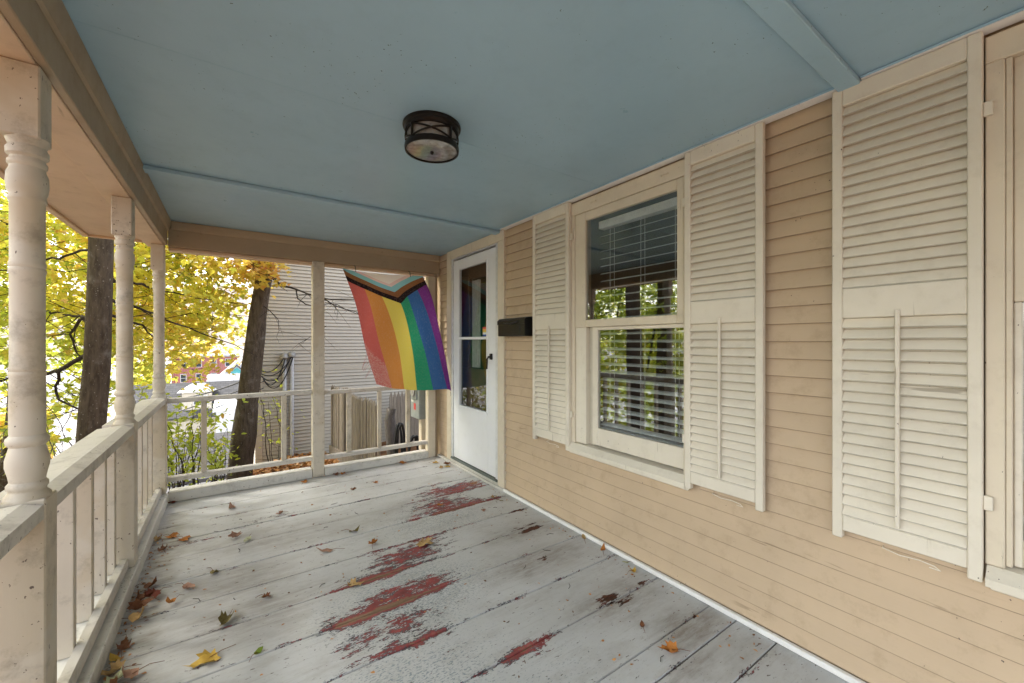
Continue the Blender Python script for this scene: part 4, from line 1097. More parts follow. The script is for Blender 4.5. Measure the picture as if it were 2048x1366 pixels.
# ------------------------------------------------------------------ leaves
def leaf_outline(kind):
    if kind == 'maple':
        pts = [(0, -.08), (.10, -.05), (.34, -.10), (.28, .05), (.50, .16), (.40, .24), (.46, .42), (.26, .36), (.16, .40), (.17, .62), (.06, .66), (0, .90)]
        right = pts
        left = [(-x, y) for x, y in reversed(pts[1:-1])]
        return right + left
    return [(0, 0), (.16, .12), (.24, .35), (.18, .65), (0, 1.0), (-.18, .65), (-.24, .35), (-.16, .12)]
OUT = {k: np.array(leaf_outline(k)) for k in ('maple', 'oval')}
def fan(kind):
    o = OUT[kind]; n = len(o)
    c = np.array([[0, .25]])
    v2 = np.vstack([c, o])
    z = np.where(np.abs(v2[:, 0]) > .2, -.10, 0) - .12 * np.maximum(v2[:, 1] - .4, 0)
    v = np.column_stack([v2, z])
    f = np.array([(0, i + 1, (i + 1) % n + 1) for i in range(n)])
    return v, f
def leaf_frames(n, size, tilt_lo, tilt_hi, rs):
    yaw = rs.uniform(0, 2 * np.pi, n); tilt = rs.uniform(tilt_lo, tilt_hi, n); roll = rs.normal(0, .5, n)
    cy, sy, ct, st, cr, sr = np.cos(yaw), np.sin(yaw), np.cos(tilt), np.sin(tilt), np.cos(roll), np.sin(roll)
    Y = np.stack([cy * ct, sy * ct, -st], 1)                     # leaf axis, drooping
    X0 = np.stack([-sy, cy, np.zeros(n)], 1)
    Z0 = np.cross(X0, Y)
    X = X0 * cr[:, None] + Z0 * sr[:, None]
    Z = np.cross(X, Y)
    s = size * rs.uniform(.65, 1.2, n)
    return X, Y, Z, s
def leaves_mesh(name, kind, C, frames, tint, mat):
    v, f = fan(kind)
    X, Y, Z, s = frames
    n, k = len(C), len(v)
    P = C[:, None, :] + s[:, None, None] * (v[None, :, 0:1] * X[:, None, :] + v[None, :, 1:2] * Y[:, None, :] + v[None, :, 2:3] * Z[:, None, :])
    F = (f[None] + (np.arange(n) * k)[:, None, None]).reshape(-1, 3)
    me = bpy.data.meshes.new(name)
    me.vertices.add(n * k); me.vertices.foreach_set('co', P.reshape(-1).astype(np.float32))
    me.loops.add(len(F) * 3); me.loops.foreach_set('vertex_index', F.reshape(-1).astype(np.int32))
    me.polygons.add(len(F)); me.polygons.foreach_set('loop_start', (np.arange(len(F)) * 3).astype(np.int32))
    me.update(calc_edges=True)
    at = me.attributes.new('tint', 'FLOAT', 'POINT'); at.data.foreach_set('value', np.repeat(tint, k).astype(np.float32))
    me.materials.append(mat)
    return me
def in_view(P, margin=0.0):
    S_, C_ = math.sin(R(34.72)), math.cos(R(34.72))
    dep = P[:, 0] * S_ + P[:, 1] * C_
    xr = P[:, 0] * C_ - P[:, 1] * S_
    a = xr / np.maximum(dep, .1)
    return (dep > .5) & (a > -1.262) & (a < -0.55) & (P[:, 2] < 1.3 + dep * .36) & (P[:, 2] > 1.3 - dep * .3), dep
single_cache = {}
def crown(tree, kind, C, frames, tint, mat, mat_one, singles):
    """Nearest leaves in view as separate leaf parts, all the others one mass."""
    pick = np.zeros(len(C), bool)
    if singles:
        vis, dep = in_view(C)
        idx = np.where(vis)[0]
        idx = idx[np.argsort(dep[idx] / frames[3][idx])][:singles]
        pick[idx] = True
        key = (kind, mat_one.name)
        if key not in single_cache:
            v, f = fan(kind)
            me = bpy.data.meshes.new('leaf'); me.from_pydata(v.tolist(), [], f.tolist()); me.materials.append(mat_one)
            single_cache[key] = me
        base = world_loc(tree)
        X, Y, Z, s = frames
        for i in idx:
            o = bpy.data.objects.new('leaf', single_cache[key]); COL.objects.link(o); o.parent = tree
            m = Matrix(((X[i][0], Y[i][0], Z[i][0]), (X[i][1], Y[i][1], Z[i][1]), (X[i][2], Y[i][2], Z[i][2])))
            o.matrix_local = Matrix.Translation(Vector(C[i]) - base) @ m.to_4x4() @ Matrix.Scale(float(s[i]), 4)
    keep = ~pick
    fr = tuple(a[keep] for a in frames)
    me = leaves_mesh('crown', kind, C[keep] - np.array(world_loc(tree)), fr, tint[keep], mat)
    link('crown', me, tree, world_loc(tree), kind='stuff')

def sprays(ells, n_sprays, per, rs, zmin=None, avoid=None, flat=.12, size=.45):
    """Leaf clusters along short drooping twigs inside ellipsoids; returns centres and the twig lines."""
    Cs, lines = [], []
    vol = np.array([e[3] * e[4] * e[5] * e[6] for e in ells]); vol = vol / vol.sum()
    which = rs.choice(len(ells), n_sprays, p=vol)
    for w in which:
        cx, cy, cz, rx, ry, rz, _ = ells[w]
        while True:
            d = rs.uniform(-1, 1, 3)
            if (d ** 2).sum() < 1: break
        p = np.array([cx + rx * d[0], cy + ry * d[1], cz + rz * d[2]])
        if zmin is not None and p[2] < zmin(p): continue
        if avoid is not None and avoid(p): continue
        a = rs.uniform(0, 2 * np.pi)
        L = size * rs.uniform(.6, 1.3)
        dirv = np.array([math.cos(a), math.sin(a), rs.uniform(-.55, .1)])
        q = p + dirv * L
        lines.append((p, q))
        m = max(3, int(per * rs.uniform(.6, 1.4)))
        t = rs.uniform(0, 1.1, m)
        side = np.array([-math.sin(a), math.cos(a), 0])
        off = rs.normal(0, .16, m)[:, None] * side + rs.normal(0, flat, (m, 3)) * np.array([.6, .6, 1])
        Cs.append(p[None] + t[:, None] * (q - p)[None] + off)
    return np.vstack(Cs), lines
def twigs_mesh(lines, r=.004):
    mb = MB()
    for p, q in lines:
        p, q = Vector(p), Vector(q)
        back = p - (q - p) * random.uniform(.4, 1.0) + Vector((random.uniform(-.15, .15), random.uniform(-.15, .15), random.uniform(-.05, .2)))
        mid = p.lerp(q, .5) + Vector((random.uniform(-.03, .03), random.uniform(-.03, .03), .03))
        mb.tube([back, p, mid, q], [r * 1.6, r * 1.3, r, r * .5], 4, False)
    return mb
def branch(mb, pts, r0, r1, n=7, twig=3, rs=random):
    P = [Vector(p) for p in pts]
    # subdivide with wobble
    Q = []
    for a, b in zip(P[:-1], P[1:]):
        L = (b - a).length
        k = max(2, int(L / .16))
        for i in range(k):
            t = i / k
            w = .022 if 0 < i else 0
            Q.append(a.lerp(b, t) + Vector((rs.uniform(-w, w), rs.uniform(-w, w), rs.uniform(-w, w))))
    Q.append(P[-1])
    rad = [r0 + (r1 - r0) * i / (len(Q) - 1) for i in range(len(Q))]
    mb.tube(Q, rad, n)
    for _ in range(twig):
        i = rs.randrange(len(Q) // 4, len(Q))
        d = Vector((rs.uniform(-1, 1), rs.uniform(-1, 1), rs.uniform(-.8, .5)))
        L = rs.uniform(.25, .7)
        a = Q[i]; b = a + d * L * .5 + Vector((0, 0, -.03)); c = a + d * L + Vector((rs.uniform(-.1, .1), rs.uniform(-.1, .1), -.08))
        rr = max(.0035, rad[i] * .45)
        mb.tube([a, b, c], [rr, rr * .7, rr * .35], 5)
    return mb
def trunk_mesh(pts, rad, n=20, rough=.05, seed=1):
    rs = random.Random(seed)
    P = [Vector(p) for p in pts]
    Q, Rr = [], []
    for i in range(len(P) - 1):
        k = 7
        for j in range(k):
            t = j / k
            Q.append(P[i].lerp(P[i + 1], t)); Rr.append(rad[i] + (rad[i + 1] - rad[i]) * t)
    Q.append(P[-1]); Rr.append(rad[-1])
    mb = MB()
    ph = [rs.uniform(0, 6.28) for _ in range(4)]
    vs, fs = [], []
    for i, (p, r) in enumerate(zip(Q, Rr)):
        for k in range(n):
            a = 2 * math.pi * k / n
            z = p.z
            rr = r * (1 + rough * (math.sin(3 * a + ph[0] + z * 1.1) + .7 * math.sin(5 * a + ph[1] - z * 2.3) + .5 * math.sin(z * 5 + ph[2] + a)))
            vs.append((p.x + rr * math.cos(a), p.y + rr * math.sin(a), z))
    for i in range(len(Q) - 1):
        for k in range(n): fs.append((i * n + k, i * n + (k + 1) % n, (i + 1) * n + (k + 1) % n, (i + 1) * n + k))
    return mb.add(vs, fs)

# maple with the dark straight trunk, left of the porch
T1 = thing('maple_tree', 'yellow green maple with dark straight trunk between the first two posts', 'tree', (-1.33, 6.4, -1.1), 'maples beside the porch')
trunk_mesh([(-1.34, 6.40, -1.35), (-1.32, 6.39, -1.0), (-1.285, 6.36, 0.1), (-1.23, 6.33, 1.0), (-1.195, 6.31, 1.75), (-1.17, 6.28, 2.76), (-1.12, 6.25, 4.2), (-1.0, 6.2, 7.0)], [.17, .125, .115, .110, .106, .100, .09, .05], seed=3).build('trunk', M['bark'], T1, smooth=True)
BR1 = [([(-1.25, 6.40, 1.60), (-1.34, 6.55, 1.59), (-1.51, 6.88, 1.47), (-1.63, 7.21, 1.39), (-1.65, 7.47, 1.22), (-1.63, 7.7, 1.08)], .022, .006),
       ([(-1.28, 6.40, 1.18), (-1.37, 6.60, 1.14), (-1.62, 6.96, 0.99), (-1.86, 7.37, 0.9), (-2.12, 7.79, 0.86), (-2.9, 8.6, .7)], .028, .008),
       ([(-1.71, 7.13, 0.95), (-1.78, 7.32, 0.75), (-1.74, 7.28, 0.58), (-1.53, 7.14, 0.46), (-1.42, 7.1, .42)], .017, .008),
       ([(-1.17, 6.36, 1.62), (-1.1, 6.9, 1.60), (-1.1, 7.45, 1.56), (-1.05, 8.02, 1.51), (-1.0, 8.6, 1.32), (-1.09, 9.27, 0.81)], .020, .006),
       ([(-1.17, 6.36, 2.0), (-1.08, 7.2, 2.08), (-0.99, 7.98, 2.1), (-0.77, 8.44, 2.09), (-0.3, 8.72, 2.02), (0.25, 9.5, 2.03)], .020, .005),
       ([(-1.18, 6.36, 1.8), (-1.0, 7.2, 1.74), (-0.8, 7.86, 1.62), (-0.41, 8.19, 1.44), (0.06, 8.48, 1.24), (0.40, 8.74, 1.02)], .020, .005),
       ([(-1.22, 6.36, 2.36), (-1.33, 6.52, 2.34), (-1.62, 6.96, 2.31), (-1.89, 7.39, 2.3), (-2.24, 7.64, 2.18), (-3.2, 8.4, 2.1)], .016, .005),
       ([(-1.20, 6.34, 1.45), (-1.6, 7.4, 1.62), (-2.3, 8.8, 1.75), (-3.3, 10.4, 1.6)], .02, .006),
       ([(-1.18, 6.32, 3.0), (-1.9, 7.2, 3.4), (-3.0, 8.4, 3.5), (-4.3, 9.6, 3.2)], .045, .01),
       ([(-1.16, 6.30, 2.6), (-1.0, 7.4, 3.1), (-.8, 8.8, 3.3), (-.9, 10.4, 2.9)], .03, .008),
       ([(-1.18, 6.31, 3.4), (-2.2, 6.2, 4.2), (-3.6, 6.0, 4.6), (-5.0, 5.8, 4.5)], .05, .01)]
for i, (p, a, b) in enumerate(BR1):
    branch(MB(), p, a, b, 7, 5, random.Random(20 + i)).build('branch', M['twig'], T1, smooth=True)
rs1 = np.random.default_rng(5)
def av1(p):      # keep the trunk, the porch and the neighbour wall clear
    if p[0] > -1.45 and p[1] < 4.9: return True
    dep = p[0] * .5696 + p[1] * .8220; a = (p[0] * .8220 - p[1] * .5696) / max(dep, .1)
    if dep < 5.3 and -1.16 < a < -.95: return True
    if a > -.655 and dep < 12: return True
    return False
E1 = [(-2.6, 9.4, 2.5, 2.0, 2.3, 1.5, 1.3), (-1.1, 9.6, 1.9, 1.2, 2.0, 1.4, 2.2), (-4.0, 10.6, 2.2, 1.6, 2.2, 1.6, 1), (-3.2, 8.6, 3.8, 2.5, 2.5, 1.8, 1), (-2.5, 12.5, 2.0, 3.0, 1.8, 1.8, .8)]
E_SUNBLOCK = [(-2.9, 4.9, 5.0, 2.6, 2.6, 1.5, 1), (-3.4, 3.0, 4.6, 2.0, 2.2, 1.4, 1), (-1.3, 6.3, 5.3, 1.6, 1.5, 1.2, 1)]  # unseen overhead crown, added to keep sun patches off the porch floor
def zlo1(p): return .75 + .25 * math.sin(p[0] * 2.3) + .22 * math.sin(p[1] * 1.9) if random.random() > .10 else -.1
C1, L1 = sprays(E1, 1280, 12, rs1, zlo1, av1)
Cl, Ll = sprays([(-2.35, 8.6, .35, 1.1, 1.3, .75, 1)], 55, 9, rs1)
Cu, Lu = sprays(E_SUNBLOCK, 850, 13, rs1, None, lambda p: p[0] > -1.3 and p[2] < 3.2)
C1 = np.vstack([C1, Cl, Cu]); L1 += Ll + Lu
tint1 = np.clip(.47 + .22 * np.sin(C1[:, 0] * 1.3 + C1[:, 2] * 1.9) + .14 * np.sin(C1[:, 1] * 2.1 - C1[:, 2]) + .10 * (C1[:, 0] + 2) * .5 + rs1.normal(0, .13, len(C1)), 0, 1)
crown(T1, 'maple', C1, leaf_frames(len(C1), .125, .15, 1.15, rs1), tint1, M['leaf_lime'], M['leaf_lime_one'], 300)
twigs_mesh(L1[::2], .0038).build('twigs', M['twig'], T1, kind='stuff')

# leaning maple in front of the neighbour house
T2 = thing('maple_tree', 'amber maple with thick leaning trunk in front of the neighbour house', 'tree', (0.12, 9.16, -1.35), 'maples beside the porch')
trunk_mesh([(0.11, 9.18, -1.7), (0.125, 9.17, -1.25), (0.145, 9.15, -.90), (0.20, 9.10, -.45), (0.245, 9.08, 0.15), (0.31, 9.03, 0.71), (0.41, 8.96, 1.78), (0.51, 8.89, 2.49), (0.57, 8.85, 3.1), (0.72, 8.75, 4.2), (.9, 8.6, 6.2)], [.245, .205, .198, .200, .172, .168, .142, .136, .128, .11, .06], 22, .05, 8).build('trunk', M['bark'], T2, smooth=True)
BR2 = [([(0.55, 8.82, 2.50), (0.63, 8.57, 2.46), (0.73, 8.49, 2.33), (0.88, 8.39, 2.29), (1.07, 8.26, 2.21), (1.22, 8.16, 2.15), (1.48, 7.97, 2.07), (1.9, 7.8, 2.08)], .026, .008),
       ([(0.98, 8.33, 2.25), (1.0, 8.3, 2.08), (1.12, 8.22, 1.98), (1.3, 8.1, 1.96), (1.6, 7.95, 1.98), (1.95, 7.8, 1.80)], .014, .005),
       ([(1.35, 8.05, 2.1), (1.55, 7.95, 1.96), (1.9, 7.8, 1.85), (2.1, 7.75, 1.62)], .012, .004),
       ([(0.5, 8.75, 1.95), (0.65, 8.6, 1.78), (0.72, 8.55, 1.68), (0.72, 8.5, 1.5)], .010, .004),
       ([(1.5, 8.4, 1.6), (1.2, 8.6, 1.35), (.95, 8.7, 1.15)], .006, .003),
       ([(0.5, 8.9, 2.6), (0.1, 8.9, 3.0), (-.5, 9.2, 3.1), (-1.3, 9.8, 2.9)], .03, .008),
       ([(0.56, 8.85, 3.0), (0.3, 8.0, 3.4), (-.1, 7.2, 3.3), (-.3, 6.6, 3.0)], .028, .008)]
for i, (p, a, b) in enumerate(BR2):
    branch(MB(), p, a, b, 7, 6, random.Random(60 + i)).build('branch', M['twig'], T2, smooth=True)
rs2 = np.random.default_rng(9)
def av2(p):
    dep = p[0] * .5696 + p[1] * .8220; a = (p[0] * .8220 - p[1] * .5696) / max(dep, .1)
    if a > -.575 or dep < 5.2: return True
    if a > -.66 and p[2] < 2.35: return True
    return False
E2 = [(-.6, 9.6, 2.75, 1.1, 1.6, .75, 1.3), (-.2, 8.3, 3.1, .9, 1.3, .7, 1.2), (-.9, 10.3, 1.7, .9, 1.3, .7, 1.2), (-1.6, 10.5, 3.6, 1.6, 2, 1.2, .7), (.2, 10, 4.2, 2, 2.2, 1.3, .8)]
C2, L2 = sprays(E2, 520, 13, rs2, lambda p: 1.05, av2)
Ct, Lt = sprays([(0.42, 8.35, 2.68, .26, .3, .30, 1)], 26, 10, rs2, None, None, .06, .25)
C2 = np.vstack([C2, Ct]); L2 += Lt
tint2 = np.clip(.48 + .22 * np.sin(C2[:, 0] * 2.2 + C2[:, 2] * 2.6) + .12 * (C2[:, 2] - 2) + rs2.normal(0, .15, len(C2)), 0, 1)
crown(T2, 'maple', C2, leaf_frames(len(C2), .125, .15, 1.15, rs2), tint2, M['leaf_amber'], M['leaf_amber_one'], 300)
twigs_mesh(L2[::2], .0038).build('twigs', M['twig'], T2, kind='stuff')

# trees left of the porch that the window glass reflects, and one seen past the near post
def side_tree(base, top, r, label, ells, n, seed, mat='leaf_green', singles=0):
    t = thing('maple_tree', label, 'tree', base, 'maples beside the porch')
    b, tp = Vector(base), Vector(top)
    trunk_mesh([b - Vector((0, 0, .4)), b, b.lerp(tp, .3) + Vector((.05, 0, 0)), b.lerp(tp, .65) + Vector((-.04, .03, 0)), tp], [r * 1.4, r, r * .88, r * .75, r * .45], 18, .05, seed).build('trunk', M['bark'], t, smooth=True)
    rr = random.Random(seed)
    for e in ells:
        s = b.lerp(tp, rr.uniform(.45, .8))
        q = Vector(e[:3])
        branch(MB(), [s, s.lerp(q, .4) + Vector((0, 0, .3)), q], r * .3, .012, 6, 5, rr).build('branch', M['twig'], t, smooth=True)
    rs = np.random.default_rng(seed)
    C, L = sprays(ells, n, 13, rs)
    tint = np.clip(.40 + .28 * np.sin(C[:, 0] * 1.1 + C[:, 2]) + rs.normal(0, .18, len(C)), 0, 1)
    me = leaves_mesh('crown', 'maple', C - np.array(world_loc(t)), leaf_frames(len(C), .14, .1, 1.1, rs), tint, M[mat])
    link('crown', me, t, world_loc(t), kind='stuff')
    twigs_mesh(L[::4], .004).build('twigs', M['twig'], t, kind='stuff')
side_tree((-2.75, 5.25, -1.1), (-2.6, 5.3, 6.5), .17, 'green maple outside the frame, mirrored in the window glass', [(-3.3, 5.6, 4.2, 1.4, 1.4, 1.2, .6), (-4.4, 7.2, 1.6, 1.3, 1.6, 1.7, 1.5), (-4.6, 4.9, 1.7, 1.0, 1.3, 1.6, 1.3)], 420, 31)
side_tree((-4.3, 5.75, -1.5), (-4.2, 5.6, 6.0), .15, 'second green maple farther left, mirrored in the window glass', [(-6.2, 6.2, 2.0, 1.6, 2.0, 2.2, 1.4), (-6.6, 8.6, .6, 1.8, 2.0, 2.4, 1.4), (-6.0, 4.0, 1.6, 1.6, 1.6, 2.2, 1), (-4.6, 6.6, -.5, 1.2, 1.6, 1.1, 2)], 760, 33)
side_tree((-2.95, 9.45, -2.2), (-2.2, 8.9, 5.5), .10, 'dark slanting maple trunk at the left edge behind the near post', [(-3.6, 10.0, 3.2, 1.4, 1.4, 1.4, 1)], 120, 35, 'leaf_lime')

# shrub and saplings beyond the far railing
def shrub(base, n_stems, hgt, spread, n_leaf, label, seed, size=.10, mat='leaf_shrub', lean=(0, 0)):
    t = thing('leafy_shrub', label, 'shrub', base)
    rr = random.Random(seed); rs = np.random.default_rng(seed)
    tips = []
    for k in range(n_stems):
        a = rr.uniform(0, 6.28); d = rr.uniform(.2, 1) * spread
        b = Vector(base) + Vector((rr.uniform(-.25, .25), rr.uniform(-.25, .25), 0)) * spread
        h = hgt * rr.uniform(.6, 1.05)
        p1 = b + Vector((math.cos(a) * d * .25, math.sin(a) * d * .25, h * .4)); p2 = b + Vector((math.cos(a) * d + lean[0], math.sin(a) * d + lean[1], h))
        branch(MB(), [b - Vector((0, 0, .1)), p1, p2], rr.uniform(.008, .014), .003, 5, 3, rr).build('stem', M['twig'], t)
        tips += [p1.lerp(p2, f) for f in (.1, .35, .55, .75, .9, 1)]
    T = np.array([tuple(q) for q in tips])
    C = T[rs.integers(0, len(T), n_leaf)] + rs.normal(0, .16, (n_leaf, 3))
    tint = np.clip(rs.normal(.42, .22, n_leaf), 0, 1)
    me = leaves_mesh('foliage', 'oval', C - np.array(world_loc(t)), leaf_frames(n_leaf, size, .0, 1.0, rs), tint, M[mat])
    link('foliage', me, t, world_loc(t), kind='stuff')
gz = lambda x, y: float(ground_z(np.array(float(x)), np.array(float(y))))
shrub((-.62, 8.35, gz(-.62, 8.35)), 14, 1.75, .75, 620, 'yellow green shrub with thin stems beyond the far left railing bay', 41, .115)
shrub((-.15, 8.9, gz(-.15, 8.9)), 8, 1.2, .5, 200, 'smaller leafy shrub against the base of the leaning trunk', 42, .11)
shrub((-1.0, 7.6, gz(-1.0, 7.6)), 5, 1.25, .45, 120, 'sparse shrub beside the corner post', 43, .10)
shrub((.62, 9.6, -1.35), 3, 2.1, .35, 60, 'thin sapling right of the leaning trunk', 44, .10)
shrub((.95, 9.9, -1.40), 2, 2.3, .45, 34, 'slender sapling in front of the service conduits', 45, .095)
# bare brush below the maple
bt = thing('bare_brush', 'tangle of bare grey twigs below the maple leaves on the bank', 'brush', (-2.4, 8.2, -1.6))
rr = random.Random(77)
for k in range(44):
    b = Vector((-2.3 + rr.uniform(-.9, .9), 8.0 + rr.uniform(-.9, .9), -2.0))
    tgt = b + Vector((rr.uniform(-1.2, 1.2), rr.uniform(-1, 1), rr.uniform(1.4, 3.0)))
    branch(MB(), [b, b.lerp(tgt, .5) + Vector((rr.uniform(-.3, .3), rr.uniform(-.3, .3), .1)), tgt], rr.uniform(.008, .016), .003, 5, 9, rr).build('stem', M['grey_twig'], bt)

# trees down in the valley
rsv = np.random.default_rng(55)
valley = [(-22, 60, 7, 'LIME'), (-14, 48, 6, 'AMBER'), (-10, 78, 8, 'LIME'), (-30, 80, 9, 'AMBER'), (-6.5, 40, 4, 'GREEN'), (-18, 34, 5, 'GREEN'), (-38, 55, 8, 'LIME'), (3.5, 100, 8, 'AMBER'), (-25, 44, 6, 'GREEN')]
vlab = ['round yellow tree far left beyond the valley street', 'amber tree beside the valley street', 'tall yellow tree in front of the brick building', 'broad amber tree far across the valley', 'small green tree near the slate roofed garage', 'green tree on the near side of the valley street', 'yellow tree at the far left end of the valley', 'amber tree beyond the brick building', 'low green tree behind the bare brush']
for (x, y, h_, kd), lb in zip(valley, vlab):
    zg = gz(x, y)
    t = thing('valley_tree', lb, 'tree', (x, y, zg), 'trees down in the valley')
    MB().tube([(x, y, zg - .3), (x + .1, y, zg + h_ * .35), (x, y + .1, zg + h_ * .75)], [.22, .16, .05], 8).build('trunk', M['bark'], t)
    n = 900
    d = rsv.normal(0, 1, (n, 3)); d /= np.linalg.norm(d, axis=1)[:, None]
    rad = rsv.uniform(.45, 1, n)[:, None] * (1 + .22 * np.sin(d[:, :1] * 5 + x) + .18 * np.sin(d[:, 2:3] * 6 + y))
    C = np.array([x, y, zg + h_ * .62]) + d * rad * np.array([h_ * .36, h_ * .36, h_ * .38])
    tint = np.clip(rsv.normal(.45, .22, n), 0, 1)
    me = leaves_mesh('crown', 'oval', C - np.array((x, y, zg)), leaf_frames(n, .85, 0, 1.2, rsv), tint, M['leaf_' + kd.lower()])
    link('crown', me, t, (x, y, zg), kind='stuff')

# ------------------------------------------------------------------ leaf litter on the bank
n = 13000
P = np.column_stack([rng.uniform(-2.6, 3.2, n), rng.uniform(3.5, 11, n)])
s = bank_s(P[:, 0], P[:, 1])
keep = (s < .35 + rng.normal(0, .15, n)) & ~((P[:, 0] > -.6) & (P[:, 1] < 4.4)) & ~((P[:, 0] > 1.93))
P = P[keep]
C = np.column_stack([P, ground_z(P[:, 0], P[:, 1]) + rng.uniform(.005, .06, len(P))])
me = leaves_mesh('leaf_litter', 'maple', C, leaf_frames(len(C), .125, -.45, .45, rng), np.clip(rng.normal(.55, .25, len(C)), 0, 1), M['litter'])
link('leaf_litter', me, None, (0, 0, 0), kind='stuff')

# ------------------------------------------------------------------ fallen leaves on the porch floor
def curled_leaf(kind, seed, curl, flatn):
    rs = random.Random(seed)
    o = OUT[kind]
    n = len(o)
    c0 = np.array([0, .3])
    rings = [c0 + (o - c0) * f for f in (.35, .7, 1.0)]
    ax = rs.uniform(0, math.pi); a2 = rs.uniform(0, 6.28)
    vs = [(0, .3 - .3, 0)]
    def lift(p):
        q = p - c0
        u = q[0] * math.cos(ax) + q[1] * math.sin(ax)
        w = -q[0] * math.sin(ax) + q[1] * math.cos(ax)
        z = curl * (1.05 * u * u + .35 * w * w) + .06 * math.sin(9 * q[0] + a2) * (1 - flatn * .5) + .05 * math.sin(11 * q[1] + a2)
        k = 1 - min(.65, curl * abs(u) * .75)
        u2 = u * k
        return (u2 * math.cos(ax) - w * math.sin(ax), u2 * math.sin(ax) + w * math.cos(ax), z)
    vs = [lift(c0)] + [lift(p) for r in rings for p in r]
    fs = [(0, 1 + i, 1 + (i + 1) % n) for i in range(n)]
    for r in range(2):
        for i in range(n): fs.append((1 + r * n + i, 1 + (r + 1) * n + i, 1 + (r + 1) * n + (i + 1) % n, 1 + r * n + (i + 1) % n))
    zm = min(v[2] for v in vs)
    vs = [(v[0], v[1], v[2] - zm) for v in vs]
    return vs, fs
